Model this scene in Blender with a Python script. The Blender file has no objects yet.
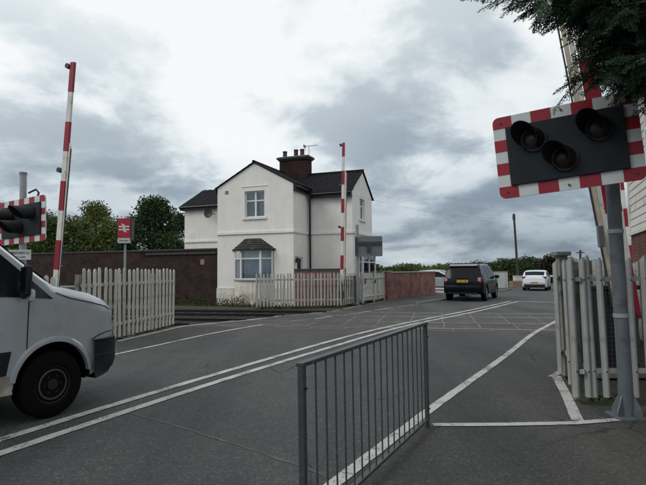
import bpy, bmesh, math, random
import numpy as np
from mathutils import Vector, Matrix

random.seed(7)
rng = np.random.default_rng(11)
R = math.radians
C = bpy.context.scene.collection

# ------------------------------------------------------------------ camera
F_PX, CAM_H = 523.0, 1.5
PITCH, ROLL = math.atan((271 - 242.5) / F_PX), R(0.5)
fwd = Vector((0, math.cos(PITCH), math.sin(PITCH)))
up0 = Vector((0, -math.sin(PITCH), math.cos(PITCH)))
rt0 = Vector((1, 0, 0))
RT = rt0 * math.cos(ROLL) - up0 * math.sin(ROLL)
UP = up0 * math.cos(ROLL) + rt0 * math.sin(ROLL)
CAM = Vector((0, 0, CAM_H))
cd = bpy.data.cameras.new('camera')
cam = bpy.data.objects.new('camera', cd)
C.objects.link(cam)
m = Matrix((RT, UP, -fwd)).transposed().to_4x4()
m.translation = CAM
cam.matrix_world = m
cd.sensor_width = 36
cd.lens = F_PX / 646 * 36
cd.clip_end = 5000
cd.clip_start = 0.05
bpy.context.scene.camera = cam

# ------------------------------------------------------------------ light
SUN_EL, SUN_AZ = R(40), R(248)      # azimuth from +Y clockwise
sd = bpy.data.lights.new('sun', 'SUN')
sd.energy = 0.95
sd.angle = R(25)
sd.color = (1.0, 0.96, 0.9)
sun = bpy.data.objects.new('sun', sd)
C.objects.link(sun)
sdir = Vector((math.sin(SUN_AZ) * math.cos(SUN_EL), math.cos(SUN_AZ) * math.cos(SUN_EL), math.sin(SUN_EL)))
sun.rotation_euler = sdir.to_track_quat('Z', 'Y').to_euler()
sun.location = sdir * 60

w = bpy.data.worlds.new('World')
bpy.context.scene.world = w
w.use_nodes = True
nt = w.node_tree
nt.nodes.clear()


def N(t, tree, **kw):
    n = tree.nodes.new(t)
    for k, v in kw.items():
        setattr(n, k, v)
    return n


out = N('ShaderNodeOutputWorld', nt)
sky = N('ShaderNodeTexSky', nt, sky_type='NISHITA', sun_disc=False, sun_elevation=SUN_EL, sun_rotation=SUN_AZ)
bg1 = N('ShaderNodeBackground', nt)
bg1.inputs[1].default_value = 0.1
bg2 = N('ShaderNodeBackground', nt)
bg2.inputs[1].default_value = 1.0
mixs = N('ShaderNodeMixShader', nt)
mixs.inputs[0].default_value = 0.93
L = nt.links.new
L(sky.outputs[0], bg1.inputs[0])
L(bg1.outputs[0], mixs.inputs[1])
L(bg2.outputs[0], mixs.inputs[2])
L(mixs.outputs[0], out.inputs[0])
tc = N('ShaderNodeTexCoord', nt)
sep = N('ShaderNodeSeparateXYZ', nt)
L(tc.outputs['Generated'], sep.inputs[0])


def math_n(tree, op, a, b=None, clamp=False):
    n = N('ShaderNodeMath', tree, operation=op, use_clamp=clamp)
    for i, v in enumerate((a, b)):
        if v is None:
            continue
        if isinstance(v, (int, float)):
            n.inputs[i].default_value = v
        else:
            tree.links.new(v, n.inputs[i])
    return n.outputs[0]


zc = math_n(nt, 'MAXIMUM', sep.outputs[2], 0.0)
den = math_n(nt, 'ADD', zc, 0.30)
px = math_n(nt, 'DIVIDE', sep.outputs[0], den)
py = math_n(nt, 'DIVIDE', sep.outputs[1], den)
cmb = N('ShaderNodeCombineXYZ', nt)
L(px, cmb.inputs[0])
L(py, cmb.inputs[1])
cmb.inputs[2].default_value = 45.76
n1 = N('ShaderNodeTexNoise', nt)
n1.inputs['Scale'].default_value = 2.1
n1.inputs['Detail'].default_value = 9
n1.inputs['Roughness'].default_value = 0.58
n1.inputs['Distortion'].default_value = 0.25
L(cmb.outputs[0], n1.inputs['Vector'])
n2 = N('ShaderNodeTexNoise', nt)
n2.inputs['Scale'].default_value = 0.9
n2.inputs['Detail'].default_value = 3
L(cmb.outputs[0], n2.inputs['Vector'])
elev = N('ShaderNodeValToRGB', nt)
e = elev.color_ramp
e.elements[0].position, e.elements[0].color = 0.0, (.34, .34, .34, 1)
e.elements[1].position, e.elements[1].color = 1.0, (.96, .96, .96, 1)
for p_, v_ in ((.08, .41), (.2, .63), (.3, .82), (.42, .96), (.6, .96)):
    x = e.elements.new(p_)
    x.color = (v_, v_, v_, 1)
L(zc, elev.inputs[0])
cl = N('ShaderNodeValToRGB', nt)
cl.color_ramp.interpolation = 'EASE'
cl.color_ramp.elements[0].position, cl.color_ramp.elements[0].color = .36, (0, 0, 0, 1)
cl.color_ramp.elements[1].position, cl.color_ramp.elements[1].color = .60, (1, 1, 1, 1)
L(n1.outputs[0], cl.inputs[0])
na = math_n(nt, 'MULTIPLY', math_n(nt, 'SUBTRACT', cl.outputs[0], 0.58), 0.42)
nb = math_n(nt, 'MULTIPLY', math_n(nt, 'SUBTRACT', n2.outputs[0], 0.5), 0.8)
above = math_n(nt, 'MULTIPLY', zc, 60.0, True)
tot = math_n(nt, 'ADD', elev.outputs[0], math_n(nt, 'MULTIPLY', math_n(nt, 'ADD', na, nb), above))
cr = N('ShaderNodeValToRGB', nt)
e = cr.color_ramp
e.elements[0].position, e.elements[0].color = 0.1, (.19, .24, .30, 1)
e.elements[1].position, e.elements[1].color = 1.0, (.985, 1.0, 1.0, 1)
for p_, c_ in ((.38, (.33, .40, .465, 1)), (.6, (.525, .60, .65, 1)), (.8, (.80, .86, .89, 1))):
    x = e.elements.new(p_)
    x.color = c_
L(tot, cr.inputs[0])
L(cr.outputs[0], bg2.inputs[0])

sc = bpy.context.scene
sc.view_settings.view_transform = 'Standard'
sc.view_settings.look = 'None'
sc.view_settings.exposure = 0.0
sc.view_settings.gamma = 1.0
sc.view_settings.use_curve_mapping = False


# ------------------------------------------------------------------ pixel maths: a photo pixel to a place in the world
def ray(x, y):
    return RT * ((x - 323) / F_PX) + UP * ((242.5 - y) / F_PX) + fwd


def P(x, y, Y):
    d = ray(x, y)
    return CAM + d * (Y / d.y)


def G(x, y, z=0.0):
    d = ray(x, y)
    return CAM + d * ((z - CAM_H) / d.z)


class Frame:
    """upright local frame: x along a facade to the right, y into depth"""
    def __init__(s, O, deg):
        b = R(deg)
        s.O = Vector(O)
        s.b = b
        s.x = Vector((math.cos(b), -math.sin(b), 0))
        s.y = Vector((math.sin(b), math.cos(b), 0))

    def on_y(s, px, py, yl=0.0):
        d = ray(px, py)
        t = (s.O + s.y * yl - CAM).dot(s.y) / d.dot(s.y)
        p = CAM + d * t - s.O
        return p.dot(s.x), p.z

    def on_x(s, px, py, xl=0.0):
        d = ray(px, py)
        t = (s.O + s.x * xl - CAM).dot(s.x) / d.dot(s.x)
        p = CAM + d * t - s.O
        return p.dot(s.y), p.z

    def W(s, x, y, z=0.0):
        p = s.O + s.x * x + s.y * y
        return Vector((p.x, p.y, s.O.z + z))


# ------------------------------------------------------------------ materials
def c4(c):
    return (c[0], c[1], c[2], 1)


def mat(name, col, rough=.7, var=.15, scale=5.0, bump=0.0, bscale=60.0, metal=0.0, col2=None, spots=None, rand=.06, spec=.4,
        streak=0.0, coat=0.0):
    """procedural material: broad blotches, fine grain, optional second colour in patches, optional per-object variation"""
    mt = bpy.data.materials.new(name)
    mt.use_nodes = True
    t = mt.node_tree
    b = t.nodes['Principled BSDF']
    b.inputs['Roughness'].default_value = rough
    b.inputs['Metallic'].default_value = metal
    b.inputs['Specular IOR Level'].default_value = spec
    if coat:
        b.inputs['Coat Weight'].default_value = coat
        b.inputs['Coat Roughness'].default_value = .08
    tcn = N('ShaderNodeTexCoord', t)
    n = N('ShaderNodeTexNoise', t)
    n.inputs['Scale'].default_value = scale
    n.inputs['Detail'].default_value = 8
    n.inputs['Roughness'].default_value = .6
    t.links.new(tcn.outputs['Object'], n.inputs['Vector'])
    r = N('ShaderNodeValToRGB', t)
    r.color_ramp.elements[0].position = .3
    r.color_ramp.elements[1].position = .7
    lo = [v * (1 - var) for v in col]
    hi = [min(1, v * (1 + var)) for v in col]
    r.color_ramp.elements[0].color = c4(lo)
    r.color_ramp.elements[1].color = c4(hi)
    t.links.new(n.outputs[0], r.inputs[0])
    colout = r.outputs[0]
    if col2 is not None:
        th, sc2 = spots or (.56, scale * .4)
        n2 = N('ShaderNodeTexNoise', t)
        n2.inputs['Scale'].default_value = sc2
        n2.inputs['Detail'].default_value = 9
        n2.inputs['Roughness'].default_value = .65
        t.links.new(tcn.outputs['Object'], n2.inputs['Vector'])
        r2 = N('ShaderNodeValToRGB', t)
        r2.color_ramp.elements[0].position = th - .05
        r2.color_ramp.elements[1].position = th + .07
        t.links.new(n2.outputs[0], r2.inputs[0])
        mx = N('ShaderNodeMix', t, data_type='RGBA')
        t.links.new(r2.outputs[0], mx.inputs[0])
        t.links.new(colout, mx.inputs[6])
        mx.inputs[7].default_value = c4(col2)
        colout = mx.outputs[2]
    if streak:
        mp = N('ShaderNodeMapping', t)
        mp.inputs['Scale'].default_value = (5.5, 5.5, .35)
        t.links.new(tcn.outputs['Object'], mp.inputs[0])
        sn = N('ShaderNodeTexNoise', t)
        sn.inputs['Scale'].default_value = 1.0
        sn.inputs['Detail'].default_value = 7
        sn.inputs['Roughness'].default_value = .6
        t.links.new(mp.outputs[0], sn.inputs['Vector'])
        sr = N('ShaderNodeValToRGB', t)
        sr.color_ramp.elements[0].position, sr.color_ramp.elements[0].color = .30, (1 - streak, 1 - streak, 1 - streak * 1.12, 1)
        sr.color_ramp.elements[1].position, sr.color_ramp.elements[1].color = .52, (1, 1, 1, 1)
        t.links.new(sn.outputs[0], sr.inputs[0])
        sm = N('ShaderNodeMix', t, data_type='RGBA', blend_type='MULTIPLY')
        sm.inputs[0].default_value = 1
        t.links.new(colout, sm.inputs[6])
        t.links.new(sr.outputs[0], sm.inputs[7])
        colout = sm.outputs[2]
    if rand:
        oi = N('ShaderNodeObjectInfo', t)
        hsv = N('ShaderNodeHueSaturation', t)
        v = math_n(t, 'ADD', math_n(t, 'MULTIPLY', oi.outputs['Random'], 2 * rand), 1 - rand)
        t.links.new(v, hsv.inputs['Value'])
        t.links.new(colout, hsv.inputs['Color'])
        colout = hsv.outputs[0]
    t.links.new(colout, b.inputs['Base Color'])
    if bump:
        n3 = N('ShaderNodeTexNoise', t)
        n3.inputs['Scale'].default_value = bscale
        n3.inputs['Detail'].default_value = 6
        t.links.new(tcn.outputs['Object'], n3.inputs['Vector'])
        bp = N('ShaderNodeBump', t)
        bp.inputs['Strength'].default_value = bump
        bp.inputs['Distance'].default_value = .02
        t.links.new(n3.outputs[0], bp.inputs['Height'])
        t.links.new(bp.outputs[0], b.inputs['Normal'])
    return mt


def asphalt(name, base, patch, speck=.5, coarse=1.0):
    """worn asphalt: aggregate speckle, blotches, wheel-polish, fine relief"""
    mt = bpy.data.materials.new(name)
    mt.use_nodes = True
    t = mt.node_tree
    b = t.nodes['Principled BSDF']
    b.inputs['Roughness'].default_value = .82
    b.inputs['Specular IOR Level'].default_value = .35
    tcn = N('ShaderNodeTexCoord', t)

    def noise(s, d=6, r=.6):
        n = N('ShaderNodeTexNoise', t)
        n.inputs['Scale'].default_value = s
        n.inputs['Detail'].default_value = d
        n.inputs['Roughness'].default_value = r
        t.links.new(tcn.outputs['Object'], n.inputs['Vector'])
        return n.outputs[0]
    big = N('ShaderNodeValToRGB', t)
    big.color_ramp.elements[0].position, big.color_ramp.elements[0].color = .35, c4(base)
    big.color_ramp.elements[1].position, big.color_ramp.elements[1].color = .68, c4(patch)
    t.links.new(noise(.6, 9, .68), big.inputs[0])
    # wheel-polished and dirtier lanes run with the traffic
    mp = N('ShaderNodeMapping', t)
    mp.inputs['Rotation'].default_value = (0, 0, R(29))
    mp.inputs['Scale'].default_value = (1.1, .10, 1)
    t.links.new(tcn.outputs['Object'], mp.inputs[0])
    ln = N('ShaderNodeTexNoise', t)
    ln.inputs['Scale'].default_value = 1.0
    ln.inputs['Detail'].default_value = 5
    t.links.new(mp.outputs[0], ln.inputs['Vector'])
    lr = N('ShaderNodeValToRGB', t)
    lr.color_ramp.elements[0].position, lr.color_ramp.elements[0].color = .35, (.74, .74, .75, 1)
    lr.color_ramp.elements[1].position, lr.color_ramp.elements[1].color = .65, (1.22, 1.22, 1.20, 1)
    t.links.new(ln.outputs[0], lr.inputs[0])
    cur = big.outputs[0]

    def mul(a, b_, f=1.0):
        mx = N('ShaderNodeMix', t, data_type='RGBA', blend_type='MULTIPLY')
        mx.inputs[0].default_value = f
        t.links.new(a, mx.inputs[6])
        t.links.new(b_, mx.inputs[7])
        return mx.outputs[2]
    cur = mul(cur, lr.outputs[0])
    vdist = None
    for sc_, lo_, hi_, pw_, f_ in ((130 * coarse, .60, 1.5, 1.2, speck), (55 * coarse, .90, 2.0, 6.0, speck)):
        vor = N('ShaderNodeTexVoronoi', t)
        vor.inputs['Scale'].default_value = sc_
        t.links.new(tcn.outputs['Object'], vor.inputs['Vector'])
        st = N('ShaderNodeValToRGB', t)                   # single pale and dark chippings
        st.color_ramp.elements[0].position, st.color_ramp.elements[0].color = .0, (lo_, lo_, lo_, 1)
        st.color_ramp.elements[1].position, st.color_ramp.elements[1].color = 1, (hi_, hi_, hi_ * .97, 1)
        sx = N('ShaderNodeSeparateColor', t)
        t.links.new(vor.outputs['Color'], sx.inputs[0])
        t.links.new(math_n(t, 'POWER', sx.outputs[0], pw_), st.inputs[0])
        cur = mul(cur, st.outputs[0], f_)
        vdist = vdist or vor.outputs['Distance']
    # dark oil drips and scuffs
    oil = N('ShaderNodeValToRGB', t)
    oil.color_ramp.elements[0].position, oil.color_ramp.elements[0].color = .28, (.62, .62, .62, 1)
    oil.color_ramp.elements[1].position, oil.color_ramp.elements[1].color = .42, (1, 1, 1, 1)
    t.links.new(noise(2.6, 6, .7), oil.inputs[0])
    cur = mul(cur, oil.outputs[0])
    # wandering hairline cracks, only in places
    wv = N('ShaderNodeMix', t, data_type='RGBA')
    wv.inputs[0].default_value = .12
    wn_ = N('ShaderNodeTexNoise', t)
    wn_.inputs['Scale'].default_value = 2.2
    wn_.inputs['Detail'].default_value = 6
    t.links.new(tcn.outputs['Object'], wn_.inputs['Vector'])
    t.links.new(tcn.outputs['Object'], wv.inputs[6])
    t.links.new(wn_.outputs['Color'], wv.inputs[7])
    vc = N('ShaderNodeTexVoronoi', t, feature='DISTANCE_TO_EDGE')
    vc.inputs['Scale'].default_value = .62
    t.links.new(wv.outputs[2], vc.inputs['Vector'])
    ck = N('ShaderNodeValToRGB', t)
    ck.color_ramp.elements[0].position, ck.color_ramp.elements[0].color = .0035, (.38, .38, .38, 1)
    ck.color_ramp.elements[1].position, ck.color_ramp.elements[1].color = .0075, (1, 1, 1, 1)
    t.links.new(vc.outputs['Distance'], ck.inputs[0])
    cm = N('ShaderNodeValToRGB', t)
    cm.color_ramp.elements[0].position = .50
    cm.color_ramp.elements[1].position = .60
    t.links.new(noise(.45, 3, .5), cm.inputs[0])
    mxk = N('ShaderNodeMix', t, data_type='RGBA', blend_type='MULTIPLY')
    t.links.new(cm.outputs[0], mxk.inputs[0])
    t.links.new(cur, mxk.inputs[6])
    t.links.new(ck.outputs[0], mxk.inputs[7])
    cur = mxk.outputs[2]
    t.links.new(cur, b.inputs['Base Color'])
    bp = N('ShaderNodeBump', t)
    bp.inputs['Strength'].default_value = .4
    bp.inputs['Distance'].default_value = .004
    t.links.new(vdist, bp.inputs['Height'])
    t.links.new(bp.outputs[0], b.inputs['Normal'])
    return mt


def paint_marking(name, col, under, wear=.5):
    """thermoplastic road paint, chipped to the asphalt in crumbs where a broad noise says it is worn"""
    mt = mat(name, col, .75, .16, 14, bump=.25, bscale=90, rand=0)
    t = mt.node_tree
    b = t.nodes['Principled BSDF']
    src = b.inputs['Base Color'].links[0].from_socket
    tcn = N('ShaderNodeTexCoord', t)
    fs = []
    for sc_, d_ in ((55, 4), (2.3, 4)):
        n = N('ShaderNodeTexNoise', t)
        n.inputs['Scale'].default_value = sc_
        n.inputs['Detail'].default_value = d_
        n.inputs['Roughness'].default_value = .65
        t.links.new(tcn.outputs['Object'], n.inputs['Vector'])
        fs.append(n.outputs[0])
    f = math_n(t, 'ADD', math_n(t, 'MULTIPLY', fs[0], .55), math_n(t, 'MULTIPLY', fs[1], .60))
    r = N('ShaderNodeValToRGB', t)
    r.color_ramp.elements[0].position = wear
    r.color_ramp.elements[1].position = wear + .06
    t.links.new(f, r.inputs[0])
    mx = N('ShaderNodeMix', t, data_type='RGBA')
    t.links.new(r.outputs[0], mx.inputs[0])
    t.links.new(src, mx.inputs[6])
    mx.inputs[7].default_value = c4(under)
    t.links.new(mx.outputs[2], b.inputs['Base Color'])
    return mt


def brick_mat(name, c1, c2, mortar, soot=None):
    mt = bpy.data.materials.new(name)
    mt.use_nodes = True
    t = mt.node_tree
    b = t.nodes['Principled BSDF']
    b.inputs['Roughness'].default_value = .9
    b.inputs['Specular IOR Level'].default_value = .2
    tcn = N('ShaderNodeTexCoord', t)
    s = N('ShaderNodeSeparateXYZ', t)
    t.links.new(tcn.outputs['Object'], s.inputs[0])
    cb = N('ShaderNodeCombineXYZ', t)
    t.links.new(math_n(t, 'ADD', s.outputs[0], s.outputs[1]), cb.inputs[0])
    t.links.new(s.outputs[2], cb.inputs[1])
    br = N('ShaderNodeTexBrick', t)
    br.inputs['Color1'].default_value = c4(c1)
    br.inputs['Color2'].default_value = c4(c2)
    br.inputs['Mortar'].default_value = c4(mortar)
    br.inputs['Scale'].default_value = 1
    br.inputs['Mortar Size'].default_value = .007
    br.inputs['Mortar Smooth'].default_value = .3
    br.inputs['Brick Width'].default_value = .225
    br.inputs['Row Height'].default_value = .075
    t.links.new(cb.outputs[0], br.inputs['Vector'])
    n = N('ShaderNodeTexNoise', t)
    n.inputs['Scale'].default_value = 1.7
    n.inputs['Detail'].default_value = 8
    n.inputs['Roughness'].default_value = .7
    t.links.new(tcn.outputs['Object'], n.inputs['Vector'])
    r = N('ShaderNodeValToRGB', t)
    r.color_ramp.elements[0].position, r.color_ramp.elements[0].color = .3, (.45, .45, .47, 1)
    r.color_ramp.elements[1].position, r.color_ramp.elements[1].color = .7, (1.55, 1.35, 1.25, 1)
    t.links.new(n.outputs[0], r.inputs[0])
    mx = N('ShaderNodeMix', t, data_type='RGBA', blend_type='MULTIPLY')
    mx.inputs[0].default_value = 1
    t.links.new(br.outputs['Color'], mx.inputs[6])
    t.links.new(r.outputs[0], mx.inputs[7])
    t.links.new(mx.outputs[2], b.inputs['Base Color'])
    bp = N('ShaderNodeBump', t)
    bp.inputs['Strength'].default_value = .6
    bp.inputs['Distance'].default_value = .01
    t.links.new(math_n(t, 'SUBTRACT', 1.0, br.outputs['Fac']), bp.inputs['Height'])
    t.links.new(bp.outputs[0], b.inputs['Normal'])
    return mt


def glass_mat(name, tint=(.75, .8, .82), minref=.12):
    mt = bpy.data.materials.new(name)
    mt.use_nodes = True
    t = mt.node_tree
    t.nodes.clear()
    o = N('ShaderNodeOutputMaterial', t)
    tr = N('ShaderNodeBsdfTransparent', t)
    tr.inputs[0].default_value = c4(tint)
    gl = N('ShaderNodeBsdfGlossy', t)
    gl.inputs['Roughness'].default_value = .03
    lw = N('ShaderNodeLayerWeight', t)
    lw.inputs[0].default_value = .25
    f = math_n(t, 'ADD', math_n(t, 'MULTIPLY', lw.outputs['Fresnel'], .8), minref, clamp=True)
    mx = N('ShaderNodeMixShader', t)
    t.links.new(f, mx.inputs[0])
    t.links.new(tr.outputs[0], mx.inputs[1])
    t.links.new(gl.outputs[0], mx.inputs[2])
    t.links.new(mx.outputs[0], o.inputs[0])
    return mt


def leaf_mat(name, a, b_, scale=.6):
    """leaf colours vary from clump to clump and leaf to leaf"""
    mt = bpy.data.materials.new(name)
    mt.use_nodes = True
    t = mt.node_tree
    b = t.nodes['Principled BSDF']
    b.inputs['Roughness'].default_value = .8
    b.inputs['Specular IOR Level'].default_value = .08
    tcn = N('ShaderNodeTexCoord', t)
    n = N('ShaderNodeTexNoise', t)
    n.inputs['Scale'].default_value = scale
    n.inputs['Detail'].default_value = 5
    n.inputs['Roughness'].default_value = .7
    t.links.new(tcn.outputs['Object'], n.inputs['Vector'])
    wn = N('ShaderNodeTexWhiteNoise', t)
    g = N('ShaderNodeNewGeometry', t)
    t.links.new(g.outputs['Random Per Island'], wn.inputs['Vector'])
    f = math_n(t, 'ADD', math_n(t, 'MULTIPLY', n.outputs[0], .9), math_n(t, 'MULTIPLY', g.outputs['Random Per Island'], .35))
    r = N('ShaderNodeValToRGB', t)
    r.color_ramp.elements[0].position, r.color_ramp.elements[0].color = .42, c4(a)
    r.color_ramp.elements[1].position, r.color_ramp.elements[1].color = .82, c4(b_)
    t.links.new(f, r.inputs[0])
    t.links.new(r.outputs[0], b.inputs['Base Color'])
    return mt


M = {}
M['road'] = asphalt('road_asphalt', (.047, .0495, .052), (.062, .0645, .066), .8)
M['path'] = asphalt('footway_asphalt', (.040, .0405, .041), (.052, .052, .051), .8)
M['patch'] = asphalt('patched_asphalt', (.044, .043, .042), (.055, .053, .050), .7)
M['joint'] = mat('joint_filler', (.088, .088, .085), .9, .35, 5, bump=.3, rand=0, col2=(.07, .07, .07), spots=(.5, 3))
M['ground'] = mat('rough_ground', (.060, .050, .036), .95, .4, .8, bump=.8, bscale=9, col2=(.045, .062, .024), spots=(.5, .5), rand=0)
M['ballast'] = mat('track_ballast', (.028, .024, .021), .95, .55, 9, bump=1.0, bscale=22, col2=(.018, .016, .014), spots=(.5, 12), rand=0)
M['yard'] = mat('yard_concrete', (.30, .29, .27), .9, .2, .9, bump=.3, bscale=30, rand=0)
M['kerb'] = mat('kerb_concrete', (.20, .20, .19), .9, .2, 4, bump=.3, rand=.1)
M['white_line'] = paint_marking('white_road_paint', (.45, .45, .43), (.13, .13, .128), .60)
M['worn_line'] = paint_marking('worn_road_paint', (.40, .40, .39), (.085, .085, .085), .55)
M['panel'] = mat('rubber_crossing_panel', (.060, .057, .053), .85, .3, 3, bump=.3, bscale=50, col2=(.085, .080, .073), spots=(.54, 1.2), rand=.12)
M['panel_joint'] = mat('panel_joint', (.17, .17, .165), .8, .3, 8, rand=0, col2=(.075, .075, .073), spots=(.55, 1.6))
M['rail'] = mat('rusty_rail', (.014, .012, .011), .7, .3, 12, rand=0)
M['rail_top'] = mat('polished_rail_top', (.42, .42, .42), .28, .1, 12, metal=.9, rand=0)
M['sleeper'] = mat('sleeper', (.022, .019, .017), .9, .3, 6, bump=.4, rand=.1)
M['render'] = mat('painted_render', (.80, .78, .745), .85, .06, 1.5, bump=.22, bscale=40, col2=(.71, .69, .645), spots=(.63, .8), rand=0, streak=.05)
M['render_stain'] = mat('stained_render', (.68, .66, .60), .9, .1, 2, bump=.2, bscale=45, col2=(.46, .43, .37), spots=(.55, 1.4), rand=0, streak=.3)
M['slate'] = mat('dark_roof_tile', (.011, .011, .013), .8, .4, 5, bump=.3, bscale=30, rand=.1, col2=(.022, .022, .021), spots=(.6, 3), spec=.12)
M['oldtile'] = mat('weathered_tile', (.030, .028, .027), .85, .4, 7, bump=.3, bscale=30, rand=0, col2=(.095, .092, .085), spots=(.57, 3))
M['fascia'] = mat('black_fascia', (.008, .009, .012), .4, .1, 5, rand=0)
M['upvc'] = mat('white_frame', (.72, .73, .72), .4, .06, 4, rand=.03)
M['glass'] = glass_mat('window_glass')
M['dark_room'] = mat('dark_interior', (.03, .03, .034), .9, .2, 2, rand=0)
M['curtain'] = mat('blue_grey_curtain', (.50, .57, .70), .9, .14, 6, rand=.05)
M['netcurtain'] = mat('pale_curtain', (.50, .52, .55), .9, .15, 5, rand=.05)
M['brick_dark'] = brick_mat('sooty_brick', (.050, .030, .026), (.028, .022, .021), (.038, .034, .031))
M['brick_red'] = brick_mat('red_brick', (.235, .118, .105), (.19, .094, .086), (.22, .19, .175))
M['brick_chim'] = brick_mat('chimney_brick', (.022, .018, .018), (.045, .022, .018), (.026, .024, .023))
M['brick_box'] = brick_mat('box_brick', (.15, .065, .05), (.10, .045, .04), (.13, .11, .10))
M['coping'] = mat('dark_coping', (.045, .045, .048), .8, .3, 5, bump=.3, rand=.08)
M['coping_pale'] = mat('pale_coping', (.30, .30, .30), .85, .2, 5, bump=.3, rand=.08)
M['pot'] = mat('clay_pot', (.075, .034, .028), .8, .25, 6, rand=.1)
M['pale'] = mat('white_fence_paint', (.47, .465, .43), .7, .10, 9, bump=.1, col2=(.27, .26, .19), spots=(.58, 4), rand=.14, streak=.3)
M['pale_rail'] = mat('fence_rail_paint', (.46, .45, .41), .7, .2, 9, col2=(.24, .22, .18), spots=(.56, 4), rand=.1)
M['pale_steel'] = mat('grey_white_steel', (.36, .37, .365), .5, .10, 10, col2=(.19, .19, .15), spots=(.60, 5), rand=.12, streak=.3)
M['fpost'] = mat('concrete_post', (.24, .23, .20), .9, .25, 6, bump=.4, col2=(.10, .11, .07), spots=(.55, 3), rand=.08)
M['mesh'] = mat('wire_mesh', (.12, .125, .125), .6, .1, 5, rand=0, metal=.3)
M['galv'] = mat('galvanised_grey', (.060, .070, .076), .42, .15, 7, rand=.04, metal=.35, col2=(.10, .108, .112), spots=(.6, 9))
M['galv_pole'] = mat('grey_pole', (.115, .13, .145), .5, .12, 5, rand=.05, metal=.15, col2=(.075, .08, .085), spots=(.58, 3))
M['galv_light'] = mat('pale_galvanised', (.30, .32, .33), .5, .12, 5, rand=.05, metal=.3)
M['red'] = mat('red_sheeting', (.27, .012, .028), .45, .06, 5, rand=.05)
M['white_sheet'] = mat('white_sheeting', (.57, .60, .61), .45, .06, 5, rand=.03, col2=(.5, .52, .52), spots=(.62, 6))
M['white_arm'] = mat('white_arm_paint', (.66, .66, .63), .5, .06, 5, rand=.02, col2=(.42, .41, .36), spots=(.6, 6))
M['cream'] = mat('cream_skirt', (.56, .50, .38), .6, .12, 5, rand=.05)
M['black_board'] = mat('black_board', (.012, .0165, .021), .6, .25, 4, rand=0, spec=.25)
M['black_matt'] = mat('black_hood', (.010, .010, .011), .6, .1, 4, rand=0, spec=.3)
M['lens_red'] = mat('dark_red_lens', (.020, .015, .017), .3, .2, 20, rand=0, spec=.25)
M['lens_amber'] = mat('dark_amber_lens', (.018, .011, .008), .3, .2, 20, rand=0, spec=.2)
M['grey_back'] = mat('grey_board_back', (.155, .17, .185), .55, .1, 4, rand=0)
M['grey_dark'] = mat('dark_grey_metal', (.045, .05, .055), .55, .1, 4, rand=0)
M['cabinet'] = mat('grey_cabinet', (.20, .22, .225), .55, .1, 4, rand=0)
M['navy'] = mat('dark_machine_paint', (.018, .022, .030), .5, .2, 4, rand=0)
M['board'] = mat('white_weatherboard', (.60, .59, .55), .75, .10, 5, bump=.2, bscale=20, col2=(.42, .41, .37), spots=(.6, 3), rand=.05)
M['van_paint'] = mat('silver_white_paint', (.45, .475, .50), .28, .05, 2, rand=0, metal=.4, coat=.7, col2=(.36, .365, .36), spots=(.62, 1.5), streak=.08)
M['van_dirty'] = mat('dirty_sill_paint', (.42, .40, .35), .6, .2, 3, rand=0, col2=(.22, .20, .16), spots=(.5, 3))
M['van_plastic'] = mat('dark_plastic', (.010, .013, .018), .6, .2, 6, rand=0, spec=.22)
M['arch'] = mat('black_arch_liner', (.006, .006, .006), .9, .1, 5, rand=0, spec=.1)
M['tyre'] = mat('tyre_rubber', (.004, .004, .004), .85, .25, 8, rand=0, spec=.10, bump=.2)
M['rim_dark'] = mat('dusty_steel_rim', (.016, .016, .016), .6, .3, 8, rand=0, metal=.3)
M['rim_ring'] = mat('worn_rim_ring', (.075, .073, .07), .55, .3, 9, rand=0, metal=.4)
M['alloy'] = mat('alloy_rim', (.28, .29, .30), .35, .1, 8, rand=0, metal=.8)
M['car_glass'] = mat('dark_car_glass', (.003, .005, .009), .05, .1, 3, rand=0, spec=.16)
M['cab_glass'] = mat('cab_glass', (.010, .014, .016), .08, .1, 3, rand=0, spec=.5)
M['lamp_clear'] = mat('clear_lamp', (.38, .40, .42), .12, .1, 20, rand=0)
M['suv_paint'] = mat('black_blue_paint', (.003, .0035, .006), .08, .05, 2, rand=0, spec=.22)
M['suv_sky_sheen'] = mat('painted_sky_sheen', (.16, .17, .18), .12, .05, 2, rand=0, coat=1.0)  # reflected sky put into the base colour, paler than the black body
M['white_car'] = mat('white_car_paint', (.62, .65, .68), .3, .04, 2, rand=0, coat=.6)
M['silver_car'] = mat('silver_car_paint', (.34, .38, .43), .3, .04, 2, rand=0, metal=.4, coat=.6)
M['tail'] = mat('red_tail_lamp', (.16, .008, .014), .2, .1, 20, rand=0)
M['tail_clear'] = mat('pale_tail_lamp', (.45, .30, .30), .15, .1, 20, rand=0)
M['plate'] = mat('yellow_plate', (.62, .40, .03), .4, .06, 9, rand=0)
M['black_text'] = mat('black_lettering', (.01, .01, .01), .6, .05, 9, rand=0)
M['white_text'] = mat('white_lettering', (.72, .73, .74), .5, .05, 9, rand=0)
M['blue_text'] = mat('navy_lettering', (.03, .04, .09), .6, .05, 9, rand=0)
M['sign_red'] = mat('station_red', (.40, .016, .040), .4, .05, 4, rand=0)
M['sign_white'] = mat('plate_white', (.50, .51, .51), .5, .08, 5, rand=0)
M['bark'] = mat('bark', (.055, .045, .035), .95, .35, 6, bump=.8, bscale=12, rand=.1)
M['pole_wood'] = mat('weathered_pole', (.055, .045, .038), .9, .3, 6, bump=.4, rand=0)
M['timber'] = mat('pale_timber', (.25, .18, .11), .85, .25, 6, bump=.3, rand=.1)
M['white_wall'] = mat('white_wall_paint', (.58, .58, .56), .8, .1, 2, bump=.2, rand=0)
M['dark_wood'] = mat('dark_wood', (.06, .05, .042), .9, .25, 5, rand=.1)
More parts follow.
